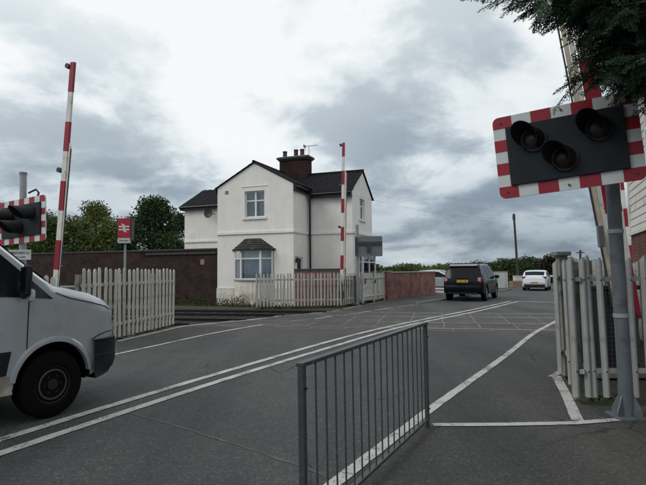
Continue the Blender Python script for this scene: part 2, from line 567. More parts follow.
M['leaf_a'] = leaf_mat('leaf_dark', (.024, .042, .014), (.088, .120, .036))
M['leaf_b'] = leaf_mat('leaf_olive', (.045, .064, .018), (.16, .175, .05))
M['leaf_c'] = leaf_mat('leaf_blue_green', (.018, .036, .017), (.062, .098, .042))
M['leaf_d'] = leaf_mat('leaf_purple', (.016, .012, .012), (.05, .035, .030))
M['conifer'] = leaf_mat('conifer_needles', (.017, .036, .026), (.060, .096, .056), 2.0)
M['weed'] = leaf_mat('weed_leaves', (.020, .028, .010), (.085, .10, .035), 3)


# ------------------------------------------------------------------ mesh helpers
class MB:
    def __init__(s):
        s.bm = bmesh.new()

    def box(s, c, size, rot=None, bevel=0.0, seg=2):
        r = bmesh.ops.create_cube(s.bm, size=1.0)
        vs = r['verts']
        for v in vs:
            v.co = Vector((v.co.x * size[0], v.co.y * size[1], v.co.z * size[2]))
        if bevel:
            es = list({e for v in vs for e in v.link_edges})
            rr = bmesh.ops.bevel(s.bm, geom=es, offset=bevel, segments=seg, profile=.5, affect='EDGES')
            vs = list({v for f in rr['faces'] for v in f.verts} | {v for v in vs if v.is_valid})
        for v in vs:
            if rot is not None:
                v.co = rot @ v.co
            v.co += Vector(c)
        return s

    def beam(s, p0, p1, a, b, up=Vector((0, 0, 1))):
        """box from p0 to p1; a = size sideways, b = size along up"""
        p0, p1 = Vector(p0), Vector(p1)
        d = p1 - p0
        x = d.normalized()
        y = Vector(up).cross(x)
        y.normalize()
        z = x.cross(y)
        rot = Matrix((x, y, z)).transposed()
        return s.box((p0 + p1) / 2, (d.length, a, b), rot)

    def tube(s, p0, p1, r0, r1=None, n=10, cap=True):
        r1 = r0 if r1 is None else r1
        p0, p1 = Vector(p0), Vector(p1)
        d = (p1 - p0).normalized()
        a = d.orthogonal().normalized()
        b = d.cross(a)
        ra, rb = [], []
        for i in range(n):
            t = 2 * math.pi * i / n
            o = a * math.cos(t) + b * math.sin(t)
            ra.append(s.bm.verts.new(p0 + o * r0))
            rb.append(s.bm.verts.new(p1 + o * r1))
        for i in range(n):
            j = (i + 1) % n
            s.bm.faces.new((ra[i], ra[j], rb[j], rb[i]))
        if cap:
            s.bm.faces.new(ra[::-1])
            s.bm.faces.new(rb)
        return s

    def path(s, pts, rs, n=8):
        """tapered tube along points"""
        rings = []
        for i, p in enumerate(pts):
            d = (Vector(pts[min(i + 1, len(pts) - 1)]) - Vector(pts[max(i - 1, 0)])).normalized()
            a = d.cross(Vector((.31, .87, .11))).normalized()
            b = d.cross(a)
            rings.append([s.bm.verts.new(Vector(p) + (a * math.cos(2 * math.pi * k / n) + b * math.sin(2 * math.pi * k / n)) * rs[i]) for k in range(n)])
        for i in range(len(rings) - 1):
            for k in range(n):
                j = (k + 1) % n
                s.bm.faces.new((rings[i][k], rings[i][j], rings[i + 1][j], rings[i + 1][k]))
        s.bm.faces.new(rings[0][::-1])
        s.bm.faces.new(rings[-1])
        return s

    def poly(s, pts):
        s.bm.faces.new([s.bm.verts.new(Vector(p)) for p in pts])
        return s

    def prism(s, pts, vec):
        vec = Vector(vec)
        a = [s.bm.verts.new(Vector(p)) for p in pts]
        b = [s.bm.verts.new(Vector(p) + vec) for p in pts]
        n = len(a)
        s.bm.faces.new(a[::-1])
        s.bm.faces.new(b)
        for i in range(n):
            j = (i + 1) % n
            s.bm.faces.new((a[i], a[j], b[j], b[i]))
        return s

    def grid(s, rows):
        vs = [[s.bm.verts.new(Vector(p)) for p in r] for r in rows]
        for i in range(len(vs) - 1):
            for j in range(len(vs[0]) - 1):
                s.bm.faces.new((vs[i][j], vs[i][j + 1], vs[i + 1][j + 1], vs[i + 1][j]))
        return s

    def lathe(s, prof, c=(0, 0, 0), axis='Y', n=32, closed=True):
        c = Vector(c)
        rings = []
        for r, h in prof:
            ring = []
            for k in range(n):
                t = 2 * math.pi * k / n
                if axis == 'Y':
                    p = Vector((r * math.cos(t), h, r * math.sin(t)))
                elif axis == 'Z':
                    p = Vector((r * math.cos(t), r * math.sin(t), h))
                else:
                    p = Vector((h, r * math.cos(t), r * math.sin(t)))
                ring.append(s.bm.verts.new(c + p))
            rings.append(ring)
        for i in range(len(rings) - 1):
            for k in range(n):
                j = (k + 1) % n
                s.bm.faces.new((rings[i][k], rings[i][j], rings[i + 1][j], rings[i + 1][k]))
        if closed:
            s.bm.faces.new(rings[0][::-1])
            s.bm.faces.new(rings[-1])
        return s

    def mesh(s, name, smooth=None):
        bmesh.ops.recalc_face_normals(s.bm, faces=s.bm.faces)
        me = bpy.data.meshes.new(name)
        s.bm.to_mesh(me)
        s.bm.free()
        if smooth:
            me.polygons.foreach_set('use_smooth', [True] * len(me.polygons))
            me.set_sharp_from_angle(angle=R(smooth))
        return me

    def build(s, name, material, parent=None, smooth=None, loc=None):
        me = s.mesh(name, smooth)
        return put(name, me, material, parent, loc)


def put(name, me, material, parent=None, loc=None, rotz=None):
    if material is not None and not me.materials:
        me.materials.append(material)
    o = bpy.data.objects.new(name, me)
    C.objects.link(o)
    if parent is not None:
        o.parent = parent
    if loc is not None:
        o.location = loc
    if rotz is not None:
        o.rotation_euler.z = rotz
    return o


def tag(o, label=None, cat=None, group=None, kind=None):
    if label:
        o['label'] = label
    if cat:
        o['category'] = cat
    if group:
        o['group'] = group
    if kind:
        o['kind'] = kind
    return o


def thing(name, label, cat, loc=(0, 0, 0), rotz=0.0, group=None):
    o = bpy.data.objects.new(name, None)
    o.empty_display_size = .2
    C.objects.link(o)
    o.location = loc
    o.rotation_euler.z = rotz
    return tag(o, label, cat, group)


def copy_tree(o, parent=None):
    c = o.copy()
    C.objects.link(c)
    c.parent = parent
    for ch in list(o.children):
        copy_tree(ch, c)
    return c


def struct(name, mb, material, label=None, parent=None, smooth=None):
    o = mb.build(name, material, parent, smooth)
    tag(o, label, None, None, 'structure')
    return o


_fonts = {}


def text_mesh(s, size, extrude=.001, bold=0.0):
    cu = bpy.data.curves.new('lettering', 'FONT')
    cu.body = s
    cu.size = size
    cu.extrude = extrude
    cu.offset = bold
    cu.align_x = 'CENTER'
    cu.align_y = 'CENTER'
    cu.resolution_u = 3
    o = bpy.data.objects.new('lettering', cu)
    C.objects.link(o)
    dg = bpy.context.evaluated_depsgraph_get()
    me = bpy.data.meshes.new_from_object(o.evaluated_get(dg))
    bpy.data.objects.remove(o)
    bpy.data.curves.remove(cu)
    me.materials.clear()
    return me


def boolean_cut(o, cutters):
    for c in cutters:
        md = o.modifiers.new('cut', 'BOOLEAN')
        md.operation = 'DIFFERENCE'
        md.object = c
        md.solver = 'EXACT'
        md.material_mode = 'TRANSFER'
    bpy.context.view_layer.update()
    dg = bpy.context.evaluated_depsgraph_get()
    me = bpy.data.meshes.new_from_object(o.evaluated_get(dg))
    old = o.data
    o.modifiers.clear()
    o.data = me
    me.name = old.name
    for c in cutters:
        bpy.data.objects.remove(c)
    me.polygons.foreach_set('use_smooth', [True] * len(me.polygons))
    me.set_sharp_from_angle(angle=R(32))


def resample(pts, step=.4):
    outp = [Vector(pts[0])]
    for a, b in zip(pts, pts[1:]):
        a, b = Vector(a), Vector(b)
        n = max(1, int((b - a).length / step))
        for i in range(1, n + 1):
            outp.append(a.lerp(b, i / n))
    return outp


def ribbon(pts, width, z, wob=0.0):
    """flat strip of paint along a ground polyline, its edges a little uneven"""
    pts = resample([Vector((p[0], p[1], 0)) for p in pts], .12 if wob else 1.0)
    rows = []
    for i, p in enumerate(pts):
        d = (pts[min(i + 1, len(pts) - 1)] - pts[max(i - 1, 0)]).normalized()
        nrm = Vector((-d.y, d.x, 0))
        a = width / 2 + random.uniform(-wob, wob)
        b = width / 2 + random.uniform(-wob, wob)
        rows.append([(p + nrm * a) + Vector((0, 0, z)), (p - nrm * b) + Vector((0, 0, z))])
    return MB().grid(rows)


# ================================================================== THE SETTING
struct('ground', MB().grid([[(-1500, -300, -.06), (1500, -300, -.06)], [(-1500, 1800, -.06), (1500, 1800, -.06)]]), M['ground'])

ROAD_H = R(31.5)
rdir = Vector((math.sin(ROAD_H), math.cos(ROAD_H), 0))
rnrm = Vector((-rdir.y, rdir.x, 0)) * -1      # to the right of travel
left_px = [(118, 340), (173, 326.5), (195, 324), (240, 321), (282, 315.5), (326, 312.2), (345, 309.5), (385, 300.5), (433, 293.6)]
left_w = [G(*p) for p in left_px]
lead = [Vector((-5.6, -3, 0)), Vector((-5.2, 6, 0)), Vector((-4.85, 10.3, 0))]
LEFT = lead + left_w + [left_w[-1] + rdir * 25, left_w[-1] + rdir * 200]
right_near = [Vector((9, -3, 0)), Vector((9, 5.2, 0)), Vector((3.2, 5.6, 0)), Vector((2.85, 5.9, 0)), Vector((3.36, 7.4, 0))]
RIGHT = right_near + [Vector((5.6, 11.5, 0)), Vector((9.0, 17.2, 0)), Vector((13.6, 24.8, 0))]
RIGHT += [RIGHT[-1] + rdir * 30, RIGHT[-1] + rdir * 200]


def area(pts, z):
    bm = bmesh.new()
    f = bm.faces.new([bm.verts.new((p[0], p[1], z)) for p in pts])
    if f.normal.z < 0:
        f.normal_flip()
    bmesh.ops.triangulate(bm, faces=bm.faces)
    mb = MB()
    mb.bm.free()
    mb.bm = bm
    return mb


tag(area(LEFT + RIGHT[::-1], 0).build('road', M['road']), kind='structure')

# road edge on the right: from under the railing to the far side
edge_px = [(366, 454), (403, 427.5), (430, 409), (469, 382), (517, 348.5), (528, 335.5), (557, 321.2)]
EDGE = [Vector((-1.55, .9, 0)), Vector((-.35, 2.9, 0)), Vector((.06, 3.75, 0))] + [G(*p) for p in edge_px]
EDGE += [EDGE[-1] + rdir * 8]
foot = [Vector((-2.0, 0, 0)), Vector((-2.4, -2.6, 0)), Vector((8.9, -2.6, 0)), Vector((8.9, 5.15, 0)), Vector((3.2, 5.55, 0)), Vector((2.85, 5.9, 0)), Vector((3.36, 7.4, 0)), Vector((5.5, 11.4, 0))]
tag(area([Vector((-2.0, 0, 0))] + EDGE[:-1] + foot[:0:-1], .002).build('footway', M['path']), kind='structure')
# lighter resurfaced asphalt on the right of the path
pat = [G(574, 429), G(579, 445), G(584, 463), G(592, 490), Vector((1.9, 2.6, 0)), Vector((8.8, 2.6, 0)), Vector((8.8, 5.0, 0)), Vector((3.4, 5.1, 0))]
tag(area(pat, .0045).build('footway_patch', M['patch']), kind='structure')
# far-left footway between edge line and fence
far_foot = [G(173, 327.5), G(240, 322), G(282, 316.5), G(326, 313), G(345, 310.5), G(385, 301.3), G(433, 294.4), G(433, 294.4) + rdir * 24]
car_edge = [G(118, 354), G(163, 344.6), G(217, 332), G(260, 325), G(312, 319), G(347, 315), G(420, 303.6), G(451, 299.8)]
car_edge_line = list(car_edge)
back = car_edge[::-1]
tag(area([G(118, 341)] + far_foot + [far_foot[-1] + rnrm * 2.2] + back, .002).build('footway', M['path']), kind='structure')
kerb_pts = [G(417, 304.2), G(451, 299.6), G(451, 299.6) + rdir * 14]
k = MB()
for a, b in zip(resample(kerb_pts, .9), resample(kerb_pts, .9)[1:]):
    k.beam(a + (b - a) * .006 + Vector((0, 0, .03)), b - (b - a) * .006 + Vector((0, 0, .03)), .13, .14)
struct('kerb', k, M['kerb'])
# pale concrete yard entrance beyond the red wall
yd = G(433, 293) + rdir * .6
tag(area([yd - rnrm * 12, yd + rnrm * 1.4, yd + rnrm * 1.4 + rdir * 14, yd - rnrm * 12 + rdir * 14], .012).build('yard', M['yard']), kind='structure')
yd2 = yd + rdir * 14
tag(area([yd2 - rnrm * 3, yd2 + rnrm * 1.2, yd2 + rnrm * 1.2 + rdir * 60, yd2 - rnrm * 3 + rdir * 60], .016).build('verge', M['ballast']), kind='structure')

# ---- tracks
TA = R(12.5)
tx = Vector((math.cos(TA), -math.sin(TA), 0))
ty = Vector((math.sin(TA), math.cos(TA), 0))
T0 = Vector((4.2, 15.75, 0))


def TW(a, b, z=0.0):
    return T0 + tx * a + ty * b + Vector((0, 0, z))


tr = thing('railway_track', 'double railway track crossing the road in dark ballast', 'railway track', T0, -TA)
tr['kind'] = 'structure'
del tr['category']
def deck_x(b):
    """road edges along the track at offset b: (left, right), from the photographed edge lines"""
    lp = [TW(0, b).to_2d()]
    def hit(poly):
        best = None
        for p, q in zip(poly, poly[1:]):
            pa, pb = (p - T0).dot(ty), (q - T0).dot(ty)
            if (pa - b) * (pb - b) <= 0 and abs(pa - pb) > 1e-6:
                u = (b - pa) / (pb - pa)
                best = (p + (q - p) * u - T0).dot(tx)
        return best
    return hit(LEFT), hit(RIGHT)


bal = MB()
bl_ = [deck_x(b) for b in (-3.3, -1.6, 0, 1.6, 3.3)]
for k_, sg_ in ((0, -1), (1, 1)):
    bal.grid([[(60 * sg_, -4.0, -.05), (bl_[0][k_] - .02 * sg_, -4.0, -.05)]] + [[(60 * sg_, b, -.05), (x_[k_] + .02 * sg_ * -1, b, -.05)] for b, x_ in zip((-3.3, -1.6, 0, 1.6, 3.3), bl_)] + [[(60 * sg_, 4.4, -.05), (bl_[4][k_], 4.4, -.05)]])
bal.build('ballast', M['ballast'], tr)
sl = MB()
for cen in (-1.68, 1.68):
    for i in range(60):
        for sgn in (-1, 1):
            x = (deck_x(cen)[0] - 1.6 if sgn < 0 else deck_x(cen)[1] + 1.6) + sgn * .68 * i
            sl.box((x, cen, -.06), (.25, 2.5, .05))
o = sl.build('sleeper', M['sleeper'], tr)
o['kind'] = 'stuff'
for cen in (-1.68, 1.68):
    for rr in (-.75, .75):
        rl = MB()
        dl_, dr_ = deck_x(cen + rr)
        for x0, x1, zz in ((-60, dl_ + .03, .05), (dr_ - .03, 60, .05)):
            rl.box(((x0 + x1) / 2, cen + rr, zz - .07), (x1 - x0, .03, .11))
            rl.box(((x0 + x1) / 2, cen + rr, zz - .015), (x1 - x0, .07, .03))
            rl.box(((x0 + x1) / 2, cen + rr, zz - .135), (x1 - x0, .14, .02))
        rl.build('rail', M['rail'], tr)
        MB().box(((dl_ + dr_) / 2, cen + rr, -.032), (dr_ - dl_ - .08, .075, .075)).build('rail', M['rail_top'], tr)
        MB().box(((dl_ + dr_) / 2, cen + rr - math.copysign(.075, rr), -.032), (dr_ - dl_ - .08, .06, .071)).build('flangeway', M['rail'], tr)

# paved crossing: pale joint bed, then rubber panels one by one
cr_ = thing('crossing_deck', 'level crossing deck of dark rubber panels with pale joints', 'crossing deck', T0, -TA)
cr_['kind'] = 'structure'
del cr_['category']


rows = [(-2.92, -2.49), (-2.36, -1.00), (-.865, .865), (1.00, 2.36), (2.49, 2.92)]
bed = MB()
l0, r0 = deck_x(-2.96)
l1, r1 = deck_x(2.96)
bed.poly([(l0, -2.96, .0015), (r0, -2.96, .0015), (r1, 2.96, .0015), (l1, 2.96, .0015)])
bed.build('joint_bed', M['panel_joint'], cr_)
PW = .92
pm = {}
for ri, (b0, b1) in enumerate(rows):
    wdt = b1 - b0
    me = MB().box((0, 0, .0), (PW - .03, wdt, .02), bevel=.004, seg=1).mesh('crossing_panel')
    me.materials.append(M['panel'])
    lft, rgt = deck_x((b0 + b1) / 2)
    x = lft + .1 + 0
    while x < rgt - .1:
        q = put('crossing_panel', me, None, cr_, (x + PW / 2, (b0 + b1) / 2, -.0062 + random.uniform(-.0005, .0008)))
        x += PW

# ---- painted markings (z above the deck)
ZM = .0075
up_px = [(0, 440), (60, 422), (140, 396), (230, 370.5), (320, 343.8), (377, 329), (437, 316.8), (465, 311.5), (480, 308.2), (511, 301.3)]
lo_px = [(0, 454), (60, 434), (140, 406.5), (230, 377.5), (340, 344.6), (400, 326.5), (437, 319.6), (480, 311), (519, 301.3)]
U_ = [G(*p) for p in up_px]
L_ = [G(*p) for p in lo_px]
d0 = (U_[0] - U_[2]).normalized()
U_ = [U_[0] + d0 * 6] + U_
d0 = (L_[0] - L_[2]).normalized()
L_ = [L_[0] + d0 * 6] + L_


def smooth_line(pts, n=3):
    pts = resample(pts, .5)
    for _ in range(n * 4):
        pts = [pts[0]] + [(pts[i - 1] + pts[i] * 2 + pts[i + 1]) / 4 for i in range(1, len(pts) - 1)] + [pts[-1]]
    return pts


struct('road_marking', ribbon(smooth_line(U_), .125, ZM, .0035), M['white_line'], 'upper of two solid white lines along the middle of the road')
struct('road_marking', ribbon(smooth_line(L_), .125, ZM, .0035), M['white_line'], 'lower of two solid white lines along the middle of the road')
struct('road_marking', ribbon(smooth_line(EDGE), .11, ZM, .0035), M['white_line'], 'solid white line between the road and the near footway')
struct('road_marking', ribbon([G(433, 425.6), G(497, 425.3), G(574, 423.8), G(626, 419.6)], .10, ZM + .002, .0035), M['white_line'], 'white line across the near footway up to the grey signal pole')
struct('road_marking', ribbon([G(551, 377.5), G(556.5, 374.5), G(562, 371.5)], .09, ZM + .003, .0035), M['white_line'], 'short white stub in front of the right fence corner')
struct('road_marking', ribbon([G(556, 376), G(567, 397), G(577.5, 421)], .115, ZM, .0035), M['white_line'], 'broad white diagonal line along the foot of the right fence')
struct('road_marking', ribbon([G(519, 301.3), G(540, 302.2), G(560, 303), G(580, 303.6)], .20, ZM, .0035), M['white_line'], 'white stop line across the far lane beyond the crossing')
# carriageway edge on the left, dashed over the rails
ce = [Vector((-5.3, 5.2, 0)), Vector((-4.4, 8.1, 0)), G(118, 354), G(163, 344.5), G(190, 338.2), G(217, 332), G(240, 328.6), G(262, 324.9)]
struct('road_marking', ribbon(smooth_line(ce, 1), .10, ZM, .0035), M['white_line'], 'solid white line at the left edge of the road')
for a, b in (((282, 322.8), (311, 319.2)), ((315, 319.1), (333, 316.0)), ((336, 315.6), (346, 315.1)), ((348, 314.7), (372, 310.9)), ((374, 310.6), (395, 307.3)), ((398, 307.0), (417, 304.6))):
    struct('road_marking', ribbon([G(*a), G(*b)], .11, ZM, .0035), M['worn_line'])
ol = [(118, 341.5), (160, 331.8), (173, 328.6), (185, 326.3), (226, 322), (240, 321.2), (261, 318.8)]
struct('road_marking', ribbon([G(*p) for p in ol], .10, ZM, .0035), M['white_line'], 'white line along the foot of the left fence')
for a, b in (((264, 318.5), (282, 315.7)), ((300, 314.6), (323, 312.9)), ((326.5, 312.2), (340, 310.2)), ((344, 309.0), (362, 305.2)), ((366, 304.6), (384, 301.6))):
    struct('road_marking', ribbon([G(*a), G(*b)], .11, ZM, .0035), M['worn_line'])
# sealed joint running across the near lane
jt = [G(130, 413), G(180, 427), G(240, 446), G(300, 466), G(330, 478)]
struct('road_joint', ribbon(jt, .036, .003, .010), M['joint'])

# ================================================================== HOUSE
HO = P(217.3, 302, 25)
HO.z = 0
H = Frame(HO, 21)
ww = H.on_y(293.4, 230)[0]
ss = H.on_x(308.5, 230, ww)[0]
x2 = H.on_y(352.6, 230, ss)[0]
s2 = H.on_x(372, 230, x2)[0]
xl = H.on_y(184.6, 230, ss)[0]
house = thing('crossing_house', 'white rendered crossing keeper house with dark tiled roofs and brick chimney', 'house', HO, -H.b)
ZW, ZA = 5.52, 6.58           # wing eaves and apex
ZE, ZR = 5.30, 6.45           # main eaves and ridge
ym = (ss + s2) / 2
T = .25


def wall_with_holes(plane, x0, x1, prof, holes, depth, sgn):
    """wall slab: outline prof [(u,z)], rectangular holes cut as a grid of cells; plane maps (u, d, z) to local xyz"""
    us = sorted({round(v, 4) for v in [x0, x1] + [h[0] for h in holes] + [h[1] for h in holes] + [p[0] for p in prof]})
    mb = MB()

    def top(u):
        for (a, za), (b, zb) in zip(prof, prof[1:]):
            if a - 1e-3 <= u <= b + 1e-3 and b > a:
                return za + (zb - za) * (u - a) / (b - a)
        return prof[-1][1]
    for a, b in zip(us, us[1:]):
        segs = [(0.0, None)]
        hs = sorted([h for h in holes if h[0] <= a + 1e-3 and h[1] >= b - 1e-3], key=lambda h: h[2])
        z = -.1
        for h in hs:
            mb.prism([plane(a, 0, z), plane(b, 0, z), plane(b, 0, h[2]), plane(a, 0, h[2])], Vector(plane(0, depth, 0)) - Vector(plane(0, 0, 0)))
            z = h[3]
        mb.prism([plane(a, 0, z), plane(b, 0, z), plane(b, 0, top(b)), plane(a, 0, top(a))], Vector(plane(0, depth, 0)) - Vector(plane(0, 0, 0)))
    bmesh.ops.remove_doubles(mb.bm, verts=mb.bm.verts, dist=.0005)
    # drop interior faces between cells
    dead = [f for f in mb.bm.faces if all(len(e_.link_faces) > 2 for e_ in f.edges)]
    return mb


def pl_y(y0):
    return lambda u, d, z: (u, y0 + d, z)


def pl_x(x0):
    return lambda u, d, z: (x0 - d, u, z)


def window(parent, plane, u0, u1, z0, z1, mull=(), trans=(), inset=.10, name='window', curtain='netcurtain', sill=True, fr=.06):
    """window frame > glazing bars, pane, sill, curtains; local to the wall plane"""
    f = MB()

    def bar(ua, ub, za, zb, d0, d1):
        f.prism([plane(ua, d0, za), plane(ub, d0, za), plane(ub, d0, zb), plane(ua, d0, zb)], Vector(plane(0, d1 - d0, 0)) - Vector(plane(0, 0, 0)))
    d0, d1 = inset, inset + .06
    bar(u0, u1, z0, z0 + fr, d0, d1)
    bar(u0, u1, z1 - fr, z1, d0, d1)
    bar(u0, u0 + fr, z0 + fr, z1 - fr, d0, d1)
    bar(u1 - fr, u1, z0 + fr, z1 - fr, d0, d1)
    for mu in mull:
        bar(mu - fr * .75, mu + fr * .75, z0 + fr, z1 - fr, d0, d1)
    for tz in trans:
        bar(u0 + fr, u1 - fr, tz - fr * .5, tz + fr * .5, d0 + .004, d1 - .004)
    win = f.build(name, M['upvc'], parent)
    us = [u0 + fr * .5] + list(mull) + [u1 - fr * .5]
    zs = [z0 + fr * .5] + list(trans) + [z1 - fr * .5]
    for a, b in zip(us, us[1:]):
        for c, d in zip(zs, zs[1:]):
            dd = inset + .03
            MB().prism([plane(a, dd, c), plane(b, dd, c), plane(b, dd, d), plane(a, dd, d)], Vector(plane(0, .006, 0)) - Vector(plane(0, 0, 0))).build('pane', M['glass'], win)
    dk = inset + .6
    MB().prism([plane(u0 - .2, dk, z0 - .2), plane(u1 + .2, dk, z0 - .2), plane(u1 + .2, dk, z1 + .2), plane(u0 - .2, dk, z1 + .2)], Vector(plane(0, .02, 0)) - Vector(plane(0, 0, 0))).build('room', M['dark_room'], win)
    if curtain:
        for a, b in ((u0, u0 + (u1 - u0) * .36), (u1 - (u1 - u0) * .36, u1)):
            rws = []
            n = 14
            for i in range(n + 1):
                u = a + (b - a) * i / n
                dv = inset + .16 + .025 * math.sin(i * 2.3)
                rws.append([plane(u, dv, z0), plane(u, dv, z1)])
            MB().grid(rws).build('curtain', M[curtain], win)
    if sill:
        MB().prism([plane(u0 - .1, -.07, z0 - .10), plane(u1 + .1, -.07, z0 - .10), plane(u1 + .1, -.07, z0 - .005), plane(u0 - .1, -.07, z0 - .005)], Vector(plane(0, .16, 0)) - Vector(plane(0, 0, 0))).build('sill', M['upvc'], win)
    return win


# wing front with the upper window
u0, z1w = H.on_y(244.6, 191.5)
u1, z0w = H.on_y(264.4, 216.8)
mu = H.on_y(254.7, 205)[0]
tzw = H.on_y(254.7, 200.4)[1]
fr_ = pl_y(0.0)
# bay opening
b0, zbt = H.on_y(241, 250.5)
b1, zbb = H.on_y(272, 279.4)
wall_with_holes(fr_, 0, ww, [(0, ZW), (ww / 2, ZA), (ww, ZW)], [(u0, u1, z0w, z1w), (b0 - .15, b1 + .1, zbb, zbt)], T, 1).build('wall', M['render'], house)
window(house, fr_, u0, u1, z0w, z1w, (mu,), (tzw,))
# hood mould line and string course
zl = H.on_y(254, 186)[1]
MB().box(((u0 + u1) / 2, -.012, zl), (u1 - u0 + .35, .024, .05)).build('lintel_band', M['render'], house)
zs_ = 3.31
sc_ = MB()
sc_.box((ww / 2, -.03, zs_), (ww + .06, .06, .11))
sc_.box((ww + .03, ss / 2, zs_), (.06, ss - .005, .11))
sc_.box(((ww + .06 + x2) / 2, ss - .03, zs_), (x2 - ww - .06 + .06, .06, .11))
sc_.box((x2 + .03, (ss + s2) / 2, zs_), (.06, s2 - ss, .11))
sc_.box((xl / 2, ss - .03, zs_ - .2), (-xl, .06, .09))
sc_.build('string_course', M['render'], house)
MB().box((ww / 2, -.02, .32), (ww + .04, .04, .84)).build('plinth', M['render_stain'], house)
# vent
va = H.on_y(226.8, 192.5)
MB().box((va[0], -.01, va[1]), (.16, .03, .15)).build('wall_vent', M['grey_back'], house)
# wing side wall with doorway
dy0 = .45
pside = pl_x(ww)
hole_d = (.22 * ss, .62 * ss, .0, 2.15)
wall_with_holes(pside, T, ss, [(T, ZW - .1), (ss, ZW - .1)], [(hole_d[0], hole_d[1], -.05, 2.15)], T, 1).build('wall', M['render'], house)
dr = MB().box((ww - .14, (hole_d[0] + hole_d[1]) / 2, 1.05), (.05, hole_d[1] - hole_d[0] - .12, 2.08)).build('door', M['fascia'], house)
df = MB()
for yy in (hole_d[0] + .03, hole_d[1] - .03):
    df.box((ww - .10, yy, 1.07), (.10, .06, 2.14))
df.box((ww - .10, (hole_d[0] + hole_d[1]) / 2, 2.11), (.10, hole_d[1] - hole_d[0] - .12, .06))
df.build('frame', M['upvc'], dr)
MB().box((ww - .105, hole_d[1] - .2, 1.0), (.03, .03, .12)).build('handle', M['galv_light'], dr)
lan = MB().box((ww + .10, .10 * ss, 2.0), (.12, .12, .22), bevel=.02).box((ww + .05, .10 * ss, 2.16), (.14, .03, .03))
lan.build('lantern', M['fascia'], house)
# wing left wall, main front right part, gable end, left block, back
MB().box((T / 2, (ss + T) / 2 + .0, (ZW - .1) / 2), (T, ss - T, ZW - .1)).build('wall', M['render'], house)
wall_with_holes(pl_y(ss), ww - T, x2, [(ww - T, ZE), (x2, ZE)], [], T, 1).build('wall', M['render'], house)
ge = pl_x(x2)
ga0, gz1 = H.on_x(359.6, 198, x2)
ga1, gz0 = H.on_x(364.7, 220.5, x2)
pa0, pz1 = H.on_x(360.5, 257.5, x2)
wall_with_holes(ge, ss + T, s2, [(ss + T, ZE + (ZR - ZE) * T / (ym - ss)), (ym, ZR), (s2, ZE)], [(ga0, ga1, gz0, gz1)], T, 1).build('wall', M['render'], house)
window(house, ge, ga0, ga1, gz0, gz1, ((ga0 + ga1) / 2,), (gz0 + (gz1 - gz0) * .66,))
MB().box((xl / 2, ss + T / 2, ZE / 2 - .17), (-xl, T, ZE - .3)).build('wall', M['render'], house)
MB().box((xl + T / 2, (ss + T + s2) / 2, ZE / 2 - .17), (T, s2 - ss - T, ZE - .3)).build('wall', M['render'], house)
MB().box(((xl + x2) / 2, s2 - T / 2, ZE / 2 - .17), (x2 - xl - .52, T - .01, ZE - .34)).build('wall', M['render'], house)
# porch window block on the gable end
pw = MB()
py0, py1 = ss + .75, s2 - .35
px1 = x2 + .28
pw.box(((x2 + px1) / 2, (py0 + py1) / 2, .45), (px1 - x2, py1 - py0, .9))
porch = pw.build('side_bay', M['render'], house)
MB().box(((x2 + px1) / 2 + .03, (py0 + py1) / 2, 2.32), (px1 - x2 + .10, py1 - py0 + .14, .12)).build('bay_roof', M['coping_pale'], porch)
pf = MB()
for yy in (py0 + .04, (py0 + py1) / 2, py1 - .04):
    pf.box((px1 - .04, yy, 1.58), (.07, .08, 1.36))
pf.box((px1 - .04, (py0 + py1) / 2, 1.92), (.05, py1 - py0, .05))
pf.box(((x2 + px1) / 2 - .02, py0 + .04, 1.92), (px1 - x2 - .1, .05, .05))
pf.box((x2 + .05, py0 + .04, 1.58), (.08, .07, 1.36))
pf.build('frame', M['upvc'], porch)
pg = MB().box((px1 - .045, (py0 + py1) / 2, 1.58), (.01, py1 - py0 - .1, 1.33)).box(((x2 + px1) / 2, py0 + .04, 1.58), (px1 - x2 - .16, .01, 1.33))
pg.build('pane', M['glass'], porch)
MB().box((x2 + .12, (py0 + py1) / 2, 1.6), (.02, py1 - py0 - .3, 1.3)).build('curtain', M['curtain'], porch)

# bay window on the wing front
BP = .50
bl, br = H.on_y(234.8, 270, 0)[0], H.on_y(273.2, 270, 0)[0]
bfl, bfr = H.on_y(240.8, 265, -BP)[0], H.on_y(260.2, 265, -BP)[0]
# plinth of the bay: canted prism
pl = MB().prism([(bl, 0, -.05), (bfl, -BP, -.05), (bfr, -BP, -.05), (br, 0, -.05)], (0, 0, zbb + .05 - .06))
bay = pl.build('bay_window', M['render_stain'], house)
MB().prism([(bl - .06, -.0, zbb - .06), (bfl - .03, -BP - .06, zbb - .06), (bfr + .03, -BP - .06, zbb - .06), (br + .06, -.0, zbb - .06)], (0, 0, .06)).build('sill', M['coping_pale'], bay)
zb1 = zbt + .02
bf = MB()
corners = [(bl + .03, -.03), (bfl, -BP + .03), (bfr, -BP + .03), (br - .03, -.03)]

